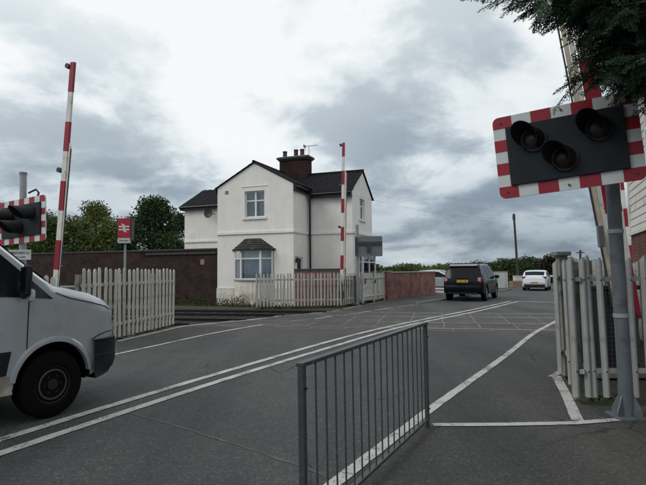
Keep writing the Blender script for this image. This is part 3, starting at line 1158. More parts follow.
ztr = H.on_y(255, 258.4, -BP)[1]
for (cx, cy) in corners:
    bf.box((cx, cy, (zbb + zb1) / 2), (.085, .085, zb1 - zbb))
seq = corners
for (ax, ay), (bx, by) in zip(seq, seq[1:]):
    for z in (zbb + .03, ztr, zb1 - .03):
        bf.beam((ax, ay, z), (bx, by, z), .055, .06)
bf.build('frame', M['upvc'], bay)
for (ax, ay), (bx, by) in zip(corners, corners[1:]):
    for za, zb_ in ((zbb + .04, ztr), (ztr, zb1 - .04)):
        MB().poly([(ax, ay, za), (bx, by, za), (bx, by, zb_), (ax, ay, zb_)]).build('pane', M['glass'], bay)
for (ax, ay), (bx, by) in zip(corners, corners[1:]):
    # a gathered curtain just behind each pane, drawn short of the right-hand edge
    a, b = Vector((ax, ay, 0)), Vector((bx, by, 0))
    nv = Vector((-(b - a).y, (b - a).x, 0)).normalized()
    rws = []
    n = 26
    for i in range(n + 1):
        u = .07 + .86 * i / n
        p = a.lerp(b, u) + nv * (.12 + .024 * math.sin(i * 1.9) + .008 * math.sin(i * .7))
        rws.append([(p.x, p.y, zbb + .02), (p.x, p.y, zb1 - .02)])
    MB().grid(rws).build('curtain', M['curtain'], bay)
    rws = [[(p[0][0], p[0][1] - .02, ztr + .02), (p[0][0], p[0][1] - .02, zb1 - .03)] for p in rws]
    MB().grid(rws).build('curtain', M['netcurtain'], bay)
MB().box(((bl + br) / 2, .5, (zbb + zbt) / 2), (br - bl, .02, zbt - zbb)).build('room', M['dark_room'], bay)
# bay roof: three tiled slopes with raised courses
eo = .14
e_ = [(bl - eo, .0, zb1), (bfl - eo * .8, -BP - eo, zb1), (bfr + eo * .8, -BP - eo, zb1), (br + eo, .0, zb1)]
zt_ = H.on_y(253, 238.6, 0)[1]
tl_, tr_ = H.on_y(245.5, 239)[0], H.on_y(260.5, 239)[0]
rt = [(tl_, -.0, zt_), (tl_ + .05, -.06, zt_), (tr_ - .05, -.06, zt_), (tr_, 0, zt_)]


def tiled_slope(mb, a, b, c, d, rows_, cols, step=.012, rib=.030):
    """a-b eaves, d-c ridge: courses lap over each other, pantile ribs across"""
    a, b, c, d = map(Vector, (a, b, c, d))
    nrm = (b - a).cross(d - a).normalized()
    if nrm.z < 0:
        nrm = -nrm
    for i in range(rows_):
        v0, v1 = i / rows_, (i + 1) / rows_
        pts0, pts1 = [], []
        for j in range(cols * 2 + 1):
            u = j / (cols * 2)
            rb = rib if j % 2 else 0
            p0 = (a.lerp(b, u)).lerp(d.lerp(c, u), v0) + nrm * (step + rb + random.uniform(-.002, .002))
            p1 = (a.lerp(b, u)).lerp(d.lerp(c, u), v1) + nrm * (.002 + rb)
            pts0.append(p0)
            pts1.append(p1)
        base = [(a.lerp(b, j / (cols * 2))).lerp(d.lerp(c, j / (cols * 2)), v0) - nrm * .004 for j in range(cols * 2 + 1)]
        mb.grid([base, pts0, pts1])
    return mb


br_ = MB()
for i in range(3):
    tiled_slope(br_, e_[i], e_[i + 1], rt[i + 1], rt[i], 5, 8 if i == 1 else 4, .02, .006)
br_.prism([e_[0], e_[1], e_[2], e_[3]], (0, 0, -.04))
br_.build('roof', M['oldtile'], bay)

# roofs
ov = .10
rf = MB()
# wing: two slopes running back into the main roof
slope_w = (ZA - ZW) / (ww / 2)
yb = ym + .1
for sgn in (-1, 1):
    xe = -.12 if sgn < 0 else ww + .16
    ze = ZW - slope_w * (.12 if sgn < 0 else .16) + .03
    tiled_slope(rf, (xe, -ov, ze), (xe, yb, ze), (ww / 2, yb, ZA + .05), (ww / 2, -ov, ZA + .05), 7, 14)
rf.tube((ww / 2, -ov, ZA + .07), (ww / 2, yb, ZA + .07), .07, n=8)
rf.build('roof', M['slate'], house)
vb = MB()
for sgn in (-1, 1):
    xe = -.10 if sgn < 0 else ww + .14
    ze = ZW - slope_w * (.10 if sgn < 0 else .14) - .03
    vb.beam((xe, -.02, ze + .03), (ww / 2, -.02, ZA + .02), .05, .03)
vb.build('verge_board', M['fascia'], house)
rm = MB()
ze = ZE - .08
tiled_slope(rm, (ww + .16, ss - .28, ze), (x2 + .08, ss - .28, ze), (x2 + .08, ym, ZR + .04), (ww / 2, ym, ZR + .04), 9, 15)
tiled_slope(rm, (xl + .6, s2 + .2, ze), (x2 + .08, s2 + .2, ze), (x2 + .08, ym, ZR + .04), (ww / 2 - .6, ym, ZR + .04), 8, 24)
rm.tube((ww / 2, ym, ZR + .06), (x2 + .08, ym, ZR + .06), .07, n=8)
rm.build('roof', M['slate'], house)
# left block: hipped, lower
zel, zrl = 4.98, 6.1
rl_ = MB()
hx0, hx1 = xl - .18, .02
rdx = H.on_y(203, 191, ym)[0]
tiled_slope(rl_, (hx0, ss - .22, zel), (hx1, ss - .22, zel), (hx1, ym, zrl), (rdx, ym, zrl), 7, 10)
tiled_slope(rl_, (hx0, s2 + .2, zel), (hx0, ss - .22, zel), (rdx, ym, zrl), (rdx, ym, zrl), 7, 12)
tiled_slope(rl_, (hx1, s2 + .2, zel), (hx0, s2 + .2, zel), (rdx, ym, zrl), (hx1, ym, zrl), 7, 10)
rl_.build('roof', M['slate'], house)
MB().box(((hx0 + hx1) / 2, ss - .19, zel - .10), (hx1 - hx0 - .02, .06, .22)).build('fascia', M['fascia'], house)
MB().box((hx0 + .05, (ss + s2) / 2, zel - .10), (.06, s2 - ss + .2, .22)).build('fascia', M['fascia'], house)
MB().box(((ww + x2) / 2 + .10, ss - .235, ZE - .20), (x2 - ww - .12, .07, .22)).build('fascia', M['fascia'], house)
MB().box(((ww + x2) / 2 + .10, ss - .12, ZE - .295), (x2 - ww - .12, .20, .02)).build('fascia', M['fascia'], house)
MB().box((ww + .12, (ss - .26) / 2, ZW - .22), (.07, ss - .24, .26)).build('fascia', M['fascia'], house)
MB().box((ww + .05, (ss - .26) / 2, ZW - .345), (.12, ss - .26, .02)).build('fascia', M['fascia'], house)
MB().box((-.09, ss / 2 - .1, ZW - .14), (.07, ss - .1, .24)).build('fascia', M['fascia'], house)
MB().tube((ww + .20, ss - .31, ZE - .14), (x2 + .02, ss - .31, ZE - .14), .055, n=8).build('gutter', M['fascia'], house)
MB().tube((ww + .20, -.05, ZW - .16), (ww + .20, ss - .36, ZW - .20), .055, n=8).build('gutter', M['fascia'], house)
MB().tube((hx0, ss - .26, zel - .06), (hx1, ss - .26, zel - .06), .055, n=8).build('gutter', M['fascia'], house)

MB().path([(ww + .25, ss - .30, ZE - .16), (ww + .12, ss - .12, ZE - .42), (ww + .12, ss - .10, ZE - .7), (ww + .12, ss - .10, .1)], [.045] * 4, 8).build('downpipe', M['fascia'], house)
# chimney
cx0, ctz = H.on_y(282, 159, ym)
cx1, _ = H.on_y(309.4, 159, ym)
cdep = .62
ch = MB().box(((cx0 + cx1) / 2, ym, (5.9 + ctz) / 2 - .05), (cx1 - cx0, cdep, ctz - 5.9 - .12)).build('chimney', M['brick_chim'], house)
cap = MB()
cap.box(((cx0 + cx1) / 2, ym, ctz - .14), (cx1 - cx0 + .12, cdep + .12, .08))
cap.box(((cx0 + cx1) / 2, ym, ctz - .06), (cx1 - cx0 + .24, cdep + .24, .10))
cap.build('corbel', M['coping'], ch)
MB().box(((cx0 + cx1) / 2, ym, ctz + .015), (cx1 - cx0 + .05, cdep, .05), bevel=.02).build('flaunching', M['coping_pale'], ch)
for ppx, top in ((285, 152.6), (296, 150.4), (302.2, 149.9)):
    xx, zt2 = H.on_y(ppx, top, ym)
    hgt = max(.35, zt2 - ctz)
    MB().lathe([(.12, 0), (.105, hgt * .8), (.125, hgt * .85), (.125, hgt), (.085, hgt), (.085, hgt * .5)], (xx, ym, ctz + .03), 'Z', 16).build('chimney_pot', M['pot'], ch, smooth=40)
ax_, az = H.on_y(308.9, 146, ym)
ae = MB().tube((ax_, ym, ctz - .3), (ax_, ym, az), .016, n=6)
a0, a1 = H.on_y(304.6, 145.2, ym)[0], H.on_y(317.6, 144.6, ym)[0]
ae.tube((a0, ym, az), (a1, ym, az), .012, n=6)
for i in range(9):
    xx = a0 + (a1 - a0) * (i + .5) / 9
    ae.tube((xx, ym - .14, az), (xx, ym + .14, az), .006, n=5)
ae.box((a0, ym, az), (.02, .30, .16))
ae.build('aerial', M['galv_light'], ch)
# satellite dish on the left block
sx_, sz = H.on_y(214.2, 213.8, ss)
ds = MB()
ds.lathe([(.002, -.0), (.14, -.02), (.25, -.07), (.255, -.075), (.24, -.05), (.12, .01), (.002, .02)], (sx_ - .1, ss - .34, sz), 'Y', 20)
ds.tube((sx_ - .1, ss - .33, sz), (sx_ + .02, ss, sz - .02), .02, n=6)
ds.tube((sx_ - .1, ss - .35, sz - .24), (sx_ - .1, ss - .62, sz - .10), .012, n=6)
ds.box((sx_ - .1, ss - .63, sz - .08), (.06, .08, .06))
ds.build('satellite_dish', M['grey_dark'], house, smooth=40)

# ================================================================== WALLS
def run_wall(name, label, frame_deg, origin, length, height, mtl, cop, cap_h=.09, thick=.24, pier=None):
    t = thing(name, label, 'wall', origin, -R(frame_deg))
    MB().box((length / 2, 0, height / 2 - .05), (length, thick, height + .1)).build('brickwork', mtl, t)
    n = max(2, int(length / .9))
    me = MB().box((0, 0, 0), (length / n - .008, thick + .08, cap_h), bevel=.012, seg=1).mesh('coping_stone')
    me.materials.append(cop)
    for i in range(n):
        put('coping_stone', me, None, t, ((i + .5) * length / n, 0, height + cap_h / 2 + .002 + random.uniform(0, .004)))
    return t


# sooty wall: from far left to the house corner, in line with the front
wl = 13.5
w_or = H.W(-wl - .02, .12)
tw = run_wall('brick_wall', 'dark sooty brick boundary wall beside the white house', 21, w_or, wl, 2.55, M['brick_dark'], M['coping'])
vx, vz = H.on_y(202.8, 262, 0)
MB().box((wl + vx, -.125, vz), (.22, .03, .26)).build('wall_plaque', M['timber'], tw)
MB().box((wl - 2.1, -.15, 2.42), (4.1, .08, .10)).build('string_course', M['coping'], tw)
# garden wall in red brick behind the far fence
gw_o = P(294.5, 300, 23.2)
gw_o.z = 0
gw_e = P(346, 300, 23.0)
run_wall('brick_wall', 'low red brick garden wall with dark coping behind the white far fence', math.degrees(math.atan2(-(gw_e.y - gw_o.y), gw_e.x - gw_o.x)), gw_o, (gw_e - gw_o).length, 1.50, M['brick_red'], M['coping'], .10)
# long red wall beside the road
a, b = G(386.5, 299.6), G(433.6, 293.8)
dv = (b - a)
dv.z = 0
dg_ = math.degrees(math.atan2(-dv.y, dv.x))
rw = run_wall('brick_wall', 'red brick wall with pale coping beside the dark car on the road', dg_, a, dv.length, 1.36, M['brick_red'], M['coping_pale'], .07)
MB().box((-.02, 0, .68), (.36, .36, 1.46)).build('end_pier', M['brick_red'], rw)
MB().box((-.02, 0, 1.45), (.42, .42, .07), bevel=.012).build('coping_stone', M['coping_pale'], rw)
# white wall beyond the dark car
a = G(485, 288.6)
b = G(506.5, 287.8)
dv = b - a
ww_ = thing('garden_wall', 'low white wall standing behind the dark car', 'wall', (a.x, a.y, 0), math.atan2(dv.y, dv.x))
MB().box((dv.length / 2, 0, .62), (dv.length, .2, 1.34)).build('panel', M['white_wall'], ww_)
MB().box((dv.length / 2, 0, 1.32), (dv.length + .06, .26, .06)).build('coping_stone', M['coping_pale'], ww_)
for xx in (dv.length * .5, dv.length - .1):
    MB().box((xx, -.13, .63), (.18, .06, 1.26)).build('pier', M['white_wall'], ww_)


# ================================================================== FENCES
def pale_flat(h, wdt=.085, th=.022):
    """flat timber pale with a pointed top"""
    return MB().prism([(-wdt / 2, 0, .06), (wdt / 2, 0, .06), (wdt / 2, 0, h - .05), (.012, 0, h), (-.012, 0, h), (-wdt / 2, 0, h - .05)], (0, th, 0)).mesh('pale')


def pale_steel(h):
    """folded steel pale: two splayed flanges with a ridge between them, points at the top"""
    prof = [(-.040, .036), (-.036, .039), (-.006, .005), (.006, .005), (.036, .039), (.040, .036), (.008, -.002), (-.008, -.002)]
    mb = MB()
    lo = [mb.bm.verts.new((x, y, .05)) for x, y in prof]
    hi = [mb.bm.verts.new((x, y, h - (.045 if abs(x) > .03 else 0))) for x, y in prof]
    n = len(prof)
    for i in range(n):
        j = (i + 1) % n
        mb.bm.faces.new((lo[i], lo[j], hi[j], hi[i]))
    mb.bm.faces.new(lo[::-1])
    for q in ((0, 1, 2, 7), (7, 2, 3, 6), (6, 3, 4, 5)):
        mb.bm.faces.new([hi[i] for i in q])
    nf = len(mb.bm.faces)
    for z in (.34, 1.38):
        mb.tube((0, -.002, z), (0, -.009, z), .010, n=8)
    mb.bm.faces.ensure_lookup_table()
    for f in mb.bm.faces[nf:]:
        f.material_index = 1
    return mb.mesh('pale')


def fence(label, pts, n_list, h, mesh, mtl, rails=(.35, 1.2), post_every=8, lean=.6, name='palisade_fence', rail_mtl='pale_rail', skip=(), tops=None):
    o = Vector((pts[0][0], pts[0][1], 0))
    t = thing(name, label, 'fence', o)
    mesh.materials.append(mtl)
    pts = [Vector((p[0], p[1], 0)) for p in pts]
    bolt = None
    for (a, b), n in zip(zip(pts, pts[1:]), n_list):
        d = b - a
        ang = math.atan2(d.y, d.x)
        nv = Vector((-d.y, d.x, 0)).normalized()
        for z in rails:
            MB().beam(a - o + nv * .05 + Vector((0, 0, z)), b - o + nv * .05 + Vector((0, 0, z)), .04, .065).build('rail', M[rail_mtl], t)
        for i in range(n + 1):
            p = a + d * (i / n)
            q = put('pale', mesh, None, t, p - o)
            q.rotation_euler = (R(random.uniform(-lean, lean)), R(random.uniform(-lean, lean)), ang)
            s_ = random.uniform(.985, 1.012)
            q.scale = (1, 1, s_)
            if i % post_every == 0:
                MB().box(p - o + nv * .12 + Vector((0, 0, h * .46)), (.09, .09, h * .92), Matrix.Rotation(ang, 3, 'Z')).build('post', M['fpost'], t)
    return t


# left fence, beside the van
FA, FB = Vector((-4.80, 10.5, 0)), G(173.5, 326.5)
fence('white picket fence with pointed pales left of the rails, behind the van', [FA, FB], [21], 1.6, pale_flat(1.6, .088, .025), M['pale'], (.35, 1.25))
fence('short white picket fence by the foot of the left barrier', [Vector((-6.6, 10.9, 0)), Vector((-5.55, 10.75, 0))], [7], 1.45, pale_flat(1.45, .10, .025), M['pale'], (.35, 1.15))
# far fence, in front of the house
c0, c1, c2 = G(257, 308.4), G(341, 306.6), G(384, 299.8)
fence('long white picket fence in front of the house bay window', [c0, c1], [25], 1.42, pale_flat(1.42, .066, .025), M['pale'], (.30, 1.15), 8, 1.0)
c15 = G(362, 303.2)
fence('white picket fence between the far barrier and the white gate', [c1 + Vector((.12, .15, 0)), c15], [10], 1.42, pale_flat(1.42, .075, .025), M['pale'], (.30, 1.15))
# solid white gate with a notice
gd = c2 - c15
gate = thing('pedestrian_gate', 'white boarded gate with small red notice next to the red wall', 'gate', (c15.x + .04, c15.y + .06, 0), math.atan2(gd.y, gd.x))
gl_ = gd.length
for i in range(11):
    MB().prism([(.07 + i * (gl_ - .14) / 11, 0, .1), (.07 + (i + .94) * (gl_ - .14) / 11, 0, .1), (.07 + (i + .94) * (gl_ - .14) / 11, 0, 1.36), (.07 + (i + .5) * (gl_ - .14) / 11, 0, 1.40), (.07 + i * (gl_ - .14) / 11, 0, 1.36)], (0, .025, 0)).build('board', M['pale'], gate)
for xx in (0.0, gl_ * .48, gl_ * .98):
    MB().box((xx, .0, .72), (.09, .09, 1.5)).build('post', M['pale'], gate)
for z in (.3, 1.15):
    MB().box((gl_ / 2, -.02, z), (gl_ - .1, .03, .08)).build('rail', M['pale'], gate)
nx = .30
nb_ = MB().box((nx, -.045, 1.02), (.15, .012, .24)).build('notice', M['red'], gate)
MB().box((nx, -.053, 1.05), (.10, .004, .02)).box((nx, -.053, 1.0), (.10, .004, .015)).build('notice_print', M['white_text'], nb_)
MB().box((gl_ * .48 + .12, -.05, .98), (.05, .05, .16)).build('latch', M['grey_dark'], gate)

# right fence: steel pales at the near corner, then away along the road
ra = Vector((3.33, 7.36, 0))
rb = Vector((2.86, 5.98, 0))
rc = Vector((5.6, 5.86, 0))
ft = thing('steel_palisade_fence', 'tall pale steel palisade fence with wire mesh around the right barrier', 'fence', ra)
pms = pale_steel(1.64)
pms.materials.append(M['pale_steel'])
pms.materials.append(M['grey_dark'])


def pale_at(p, ang, s=1.0, tilt=(0, 0)):
    q = put('pale', pms, None, ft, p - ra)
    q.rotation_euler = (R(tilt[0]), R(tilt[1]), ang)
    q.scale = (1, 1, s)
    return q


d1 = rb - ra
a1 = math.atan2(d1.y, d1.x)
# side run, seen nearly end on: two wide-spaced pales and the capped post
pale_at(ra + Vector((-.035, -.03, 0)), .15, .985, (0, -1.2))
pale_at(ra + d1 * .52, a1 + 1.1, .985, (0, -1.2))
d2 = rc - rb
a2 = math.atan2(d2.y, d2.x)
for i, xx in enumerate((.0, .135, .20, .335, .50, .66, .82, 1.0, 1.18, 1.36, 1.54, 1.72, 1.90, 2.08, 2.26, 2.44, 2.62)):
    pale_at(rb + d2.normalized() * xx, a2 + math.pi * 0, random.uniform(.985, 1.01), (random.uniform(-.4, .4), -1.3 + random.uniform(-.4, .4)))
# back of the small enclosure, seen between the near pales
rq0, rq1 = Vector((4.3, 8.75, 0)), Vector((5.9, 8.35, 0))
for i in range(14):
    pale_at(rq0 + (rq1 - rq0) * (i / 13), -.2, random.uniform(.98, 1.01), (0, -1))
# farther side of the enclosure, along the road and back
rdn = Vector((6.2, 12.2, 0))
d3 = rdn - ra
a3 = math.atan2(d3.y, d3.x)
for i in range(1, 26):
    pale_at(ra + d3 * (i / 26), a3, random.uniform(.98, 1.01), (0, -1))
re_ = Vector((8.4, 11.6, 0))
d4 = re_ - rdn
for i in range(13):
    pale_at(rdn + d4 * (i / 12), math.atan2(d4.y, d4.x), random.uniform(.98, 1.01))
for a, b in ((ra, rb), (rb, rc), (ra, rdn), (rdn, re_), (rq0, rq1)):
    for z in (.34, 1.38):
        nv = Vector((-(b - a).y, (b - a).x, 0)).normalized()
        MB().beam(a - ra + nv * .05 + Vector((0, 0, z)), b - ra + nv * .05 + Vector((0, 0, z)), .05, .05).build('rail', M['pale_steel'], ft)
pst = MB().box((.085, .10, .85), (.12, .12, 1.70), Matrix.Rotation(R(-1.2), 3, 'Y')).build('post', M['fpost'], ft)
MB().box((.045, .07, 1.715), (.21, .21, .06), bevel=.012).build('cap', M['kerb'], pst)
for p in (rb + Vector((.06, .14, 0)), rb + d2 * .36 + Vector((0, .12, 0)), rdn):
    MB().box(p - ra + Vector((0, 0, .79)), (.09, .09, 1.58)).build('post', M['fpost'], ft)
wm = MB()
for i in range(52):
    xx = .02 + i * .05
    p = rb + d2.normalized() * xx + Vector((.02, .085, 0)) - ra
    wm.beam(p + Vector((0, 0, .1)), p + Vector((0, 0, 1.5)), .003, .003, Vector((1, 0, 0)))
for j in range(28):
    z = .12 + j * .05
    a_, b_ = rb + Vector((.02, .085, z)) - ra, rc + Vector((0, .085, z)) - ra
    wm.beam(a_, b_, .003, .003)
o = wm.build('wire_mesh', M['mesh'], ft)
o['kind'] = 'stuff'
wm = MB()
nvec = Vector((-d3.y, d3.x, 0)).normalized() * -.05
for i in range(100):
    p = ra + d3 * ((i + 1) / 101) + nvec - ra
    wm.beam(p + Vector((0, 0, .1)), p + Vector((0, 0, 1.6)), .003, .003, Vector((1, 0, 0)))
for j in range(30):
    z = .12 + j * .05
    wm.beam(nvec + Vector((0, 0, z)), d3 + nvec + Vector((0, 0, z)), .003, .003)
o = wm.build('wire_mesh', M['mesh'], ft)
o['kind'] = 'stuff'

# ================================================================== GUARD RAIL (pedestrian railing, foreground)
gp0 = P(303, 362, 2.98)
gp0.z = 0
gp0 = Vector((-.115, 2.92, 0))
gp1 = G(427.5, 427.5)
gdv = gp1 - gp0
gl = gdv.length
lean_x = .022
gr = thing('guard_railing', 'grey metal pedestrian guard railing with thin vertical bars in the foreground', 'railing', gp0, math.atan2(gdv.y, gdv.x))
tilt = Matrix.Rotation(R(-1.2), 3, 'X')
GH = .978
for xx in (.0, gl):
    ps = MB().box((0, 0, GH / 2 - .06), (.038, .038, GH + .12), bevel=.006)
    q = ps.build('post', M['galv'], gr, loc=(xx, 0, 0))
    q.rotation_euler.y = R(-1.0)
    for z in (.18, .86):
        MB().tube((.0, -.030, z), (0, -.0175, z), .007, n=10).build('bolt', M['black_matt'], q)
sh = -math.tan(R(1.0)) * GH
MB().box((gl / 2 + sh, 0, GH + .012), (gl + .05, .050, .024), bevel=.004).build('top_rail', M['galv'], gr)
MB().box((gl / 2 - .003, 0, .085), (gl - .05, .045, .022), bevel=.004).build('bottom_rail', M['galv'], gr)
NB = 17
bmr = MB().tube((0, 0, .09), (sh, 0, GH), .0062, n=8).mesh('bar', smooth=40)
bmr.materials.append(M['galv'])
for i in range(NB):
    put('bar', bmr, None, gr, (.03 + (gl - .06) * (i + 1) / (NB + 1), 0, 0))


# ================================================================== WIG-WAG SIGNALS
def rounded(wd, ht, r, n=6):
    pts = []
    for cx, cz, a0 in ((wd / 2 - r, ht / 2 - r, 0), (-wd / 2 + r, ht / 2 - r, 90), (-wd / 2 + r, -ht / 2 + r, 180), (wd / 2 - r, -ht / 2 + r, 270)):
        for i in range(n + 1):
            t = R(a0 + 90 * i / n)
            pts.append((cx + r * math.cos(t), 0, cz + r * math.sin(t)))
    return pts


def signal_board(parent, W_, H_, bw, nx, nz, hood_len=.26, aim=(0, 0)):
    """red/white bordered backing board facing local -y, three hooded lamps"""
    bd = MB().prism(rounded(W_, H_, .06), (0, .02, 0)).build('backing_board', M['white_sheet'], parent)
    # the red blocks of the border: each a thin plate, proud of the board
    iw, ih = W_ - 2 * bw, H_ - 2 * bw
    xs = [-W_ / 2 + W_ * i / nx for i in range(nx + 1)]
    for i in range(0, nx, 2):
        for s_ in (1, -1):
            z0, z1 = (H_ / 2 - bw, H_ / 2) if s_ > 0 else (-H_ / 2, -H_ / 2 + bw)
            if i in (0, nx - 1):
                r = .06
                sx = -1 if i == 0 else 1
                xi = xs[i + 1] if i == 0 else xs[i]
                xo = xs[i] if i == 0 else xs[i + 1]
                zo, zi = (z1, z0) if s_ > 0 else (z0, z1)
                arc = []
                for k_ in range(7):
                    t = R(90 * k_ / 6)
                    arc.append((xo - sx * r + sx * r * math.sin(t), -.003, zo - s_ * r + s_ * r * math.cos(t)))
                pts = [(xi, -.003, zi), (xi, -.003, zo)] + arc + [(xo, -.003, zi)]
            else:
                pts = [(xs[i], -.003, z0), (xs[i + 1], -.003, z0), (xs[i + 1], -.003, z1), (xs[i], -.003, z1)]
            MB().prism(pts, (0, .0025, 0)).build('red_block', M['red'], bd)
    zs = [-ih / 2 + ih * i / nz for i in range(nz + 1)]
    for i in range(1, nz, 2):
        for s_ in (1, -1):
            x0, x1 = (W_ / 2 - bw, W_ / 2) if s_ > 0 else (-W_ / 2, -W_ / 2 + bw)
            MB().prism([(x0, -.003, zs[i]), (x1, -.003, zs[i]), (x1, -.003, zs[i + 1]), (x0, -.003, zs[i + 1])], (0, .0025, 0)).build('red_block', M['red'], bd)
    MB().box((0, -.016, 0), (iw, .026, ih), bevel=.006).build('dark_panel', M['black_board'], parent)
    rl_ = .100
    for cx, cz, ln in ((-iw * .255, ih * .20, 'lens_red'), (iw * .295, ih * .19, 'lens_red'), (-iw * .01, -ih * .20, 'lens_amber')):
        lm = MB().lathe([(rl_ + .018, -.028), (rl_ + .018, -.055), (rl_, -.055), (rl_, -.035)], (cx, 0, cz), 'Y', 28).build('lamp', M['black_matt'], parent, smooth=40)
        MB().lathe([(rl_ * .99, -.040), (rl_ * .8, -.052), (rl_ * .4, -.062), (.002, -.066)], (cx, 0, cz), 'Y', 28, False).build('lens', M[ln], lm, smooth=50)
        # open-bottomed hood, longer over the top
        hb = MB()
        outer, inner = [], []
        n = 30
        for k_ in range(n + 1):
            t = R(-62 + (304) * k_ / n)
            prof = .38 + .62 * (.5 + .5 * math.sin(t)) ** .8
            ln_ = hood_len * prof
            outer.append((t, ln_))
        r1, r2 = rl_ + .016, rl_ + .010
        rows_ = [[], [], [], []]
        for t, ln_ in outer:
            c_, s_ = math.cos(t), math.sin(t)
            rows_[0].append((cx + r1 * c_, -.03, cz + r1 * s_))
            rows_[1].append((cx + (r1 - .004) * c_ + ln_ * aim[0], -.03 - ln_, cz + (r1 - .004) * s_ + ln_ * aim[1]))
            rows_[2].append((cx + (r2 - .004) * c_ + ln_ * aim[0], -.03 - ln_, cz + (r2 - .004) * s_ + ln_ * aim[1]))
            rows_[3].append((cx + r2 * c_, -.03, cz + r2 * s_))
        hb.grid(rows_)
        hb.build('hood', M['black_matt'], lm, smooth=40)
    return bd


# right signal
SB = Frame(P(568.5, 146.5, 4.95), 27)
tlc, blc, brc, trc = SB.on_y(494, 119.5), SB.on_y(498, 199), SB.on_y(643, 180), SB.on_y(641, 88)
SW = ((brc[0] - blc[0]) + (trc[0] - tlc[0])) / 2
SH = ((tlc[1] - blc[1]) + (trc[1] - brc[1])) / 2
roll = math.atan2((brc[1] - blc[1]) + (trc[1] - tlc[1]), (brc[0] - blc[0]) + (trc[0] - tlc[0]))
print('RIGHT BOARD', SW, SH, math.degrees(roll), tlc, blc, brc, trc)
sb = G(627.5, 417.5)
pole_top = P(608.2, 118, 5.22)
rs = thing('crossing_signal', 'near road signal board with red and white border on the grey pole at right', 'road signal', sb, 0, 'wig-wag signals at the crossing')
pd_ = pole_top - sb
MB().tube((0, 0, 0), pd_, .068, .064, 24).build('pole', M['galv_pole'], rs, smooth=40)
bp_ = MB()
bp_.box((0, 0, .015), (.30, .30, .03), bevel=.006)
for k_ in range(4):
    t = k_ * math.pi / 2 + .5
    v = Vector((math.cos(t), math.sin(t), 0))
    sdv = Vector((-v.y, v.x, 0)) * .006
    bp_.prism([v * .06 + Vector((0, 0, .03)) - sdv, v * .16 + Vector((0, 0, .03)) - sdv, v * .16 + Vector((0, 0, .07)) - sdv, v * .065 + Vector((0, 0, .26)) - sdv], sdv * 2)
bp_.build('base_plate', M['galv_pole'], rs)
hd = bpy.data.objects.new('signal_head', None)
C.objects.link(hd)
# the head's parts hang from the thing itself: a matrix is baked into their meshes instead of a second empty
bpy.data.objects.remove(hd)
before = set(bpy.data.objects)
cen_l = ((tlc[0] + blc[0] + brc[0] + trc[0]) / 4, 0, (tlc[1] + blc[1] + brc[1] + trc[1]) / 4)
tmp = thing('tmp', None, None)
signal_board(tmp, SW, SH, .118, 7, 5, .20, (-.52, .26))
headM = Matrix.Translation(SB.W(cen_l[0], 0, cen_l[2]) - sb) @ Matrix.Rotation(-SB.b, 4, 'Z') @ Matrix.Rotation(-roll, 4, 'Y')


def rehome(tmp, parent, Mx):
    for chd in list(tmp.children):
        chd.parent = parent
        chd.matrix_local = Mx @ chd.matrix_local
    bpy.data.objects.remove(tmp)


rehome(tmp, rs, headM)
for bx_, bz_ in ((-.44, .40), (.44, .40), (-.44, -.40), (.44, -.40), (0, .42), (0, -.42)):
    p = headM @ Vector((bx_ * SW, -.004, bz_ * SH * 1.06))
    q = headM @ Vector((bx_ * SW, -.014, bz_ * SH * 1.06))
    MB().tube(p, q, .011, n=8).build('bolt', M['grey_dark'], rs)
cpts = [pd_ * .70 + Vector((.0, .08, 0)), pd_ * .80 + Vector((.10, .10, 0)), pd_ * .88 + Vector((-.02, .14, .02)), pd_ * .93 + Vector((-.22, .10, 0))]
MB().path(cpts, [.016] * 4, 8).build('cable', M['black_matt'], rs, smooth=50)
for f_ in (.34, .62):
    MB().lathe([(.069, -.02), (.073, -.02), (.073, .02), (.069, .02)], pd_ * f_, 'Z', 24).build('pole_band', M['galv_light'], rs, smooth=40)
bk = MB()
bc_ = SB.W(cen_l[0], 0, cen_l[2]) - sb
for dz in (.12, -.16):
    f_ = (bc_.z + dz) / pd_.z
    q = pd_ * f_
    q2 = bc_ + SB.x * (SW * .32) + SB.y * .03 + Vector((0, 0, dz + .02))
    bk.beam(q, q2, .05, .05)
    bk.beam(bc_ + SB.y * .035 + SB.x * (-SW * .35) + Vector((0, 0, dz)) - Vector((0, 0, SW * .35 * math.tan(roll))), bc_ + SB.y * .035 + SB.x * (SW * .38) + Vector((0, 0, dz)) + Vector((0, 0, SW * .38 * math.tan(roll))), .03, .05)
bk.build('bracket', M['galv_pole'], rs)

# left signal: pole, oblique board, name plate under it
LY = 9.5
lp0 = P(23.5, 300, LY)
lp0.z = 0
ls = thing('crossing_signal', 'far left road signal seen sideways behind the white van', 'road signal', lp0, 0, 'wig-wag signals at the crossing')
ltop = P(23.2, 173.5, LY) - lp0
MB().tube((0, 0, 0), ltop, .062, .058, 20).build('pole', M['galv_light'], ls, smooth=40)
MB().tube(ltop - Vector((0, 0, .02)), ltop + Vector((0, 0, .02)), .066, n=20).build('pole_cap', M['cabinet'], ls, smooth=40)
lc_ = P(21.5, 221, LY - .12) - lp0
tmp = thing('tmp', None, None)
signal_board(tmp, 1.42, .80, .115, 9, 5, .34, (-.25, .0))
rehome(tmp, ls, Matrix.Translation(lc_) @ Matrix.Rotation(-R(30), 4, 'Z') @ Matrix.Rotation(-R(2.2), 4, 'Y'))
cb_ = MB()
for z in (ltop.z - .52, ltop.z - .95):
    cb_.tube((0, 0, z - .03), (0, 0, z + .03), .075, n=16)
    cb_.beam((0, 0, z), (0, -.1, z), .08, .05)
cb_.build('bracket', M['galv_pole'], ls)
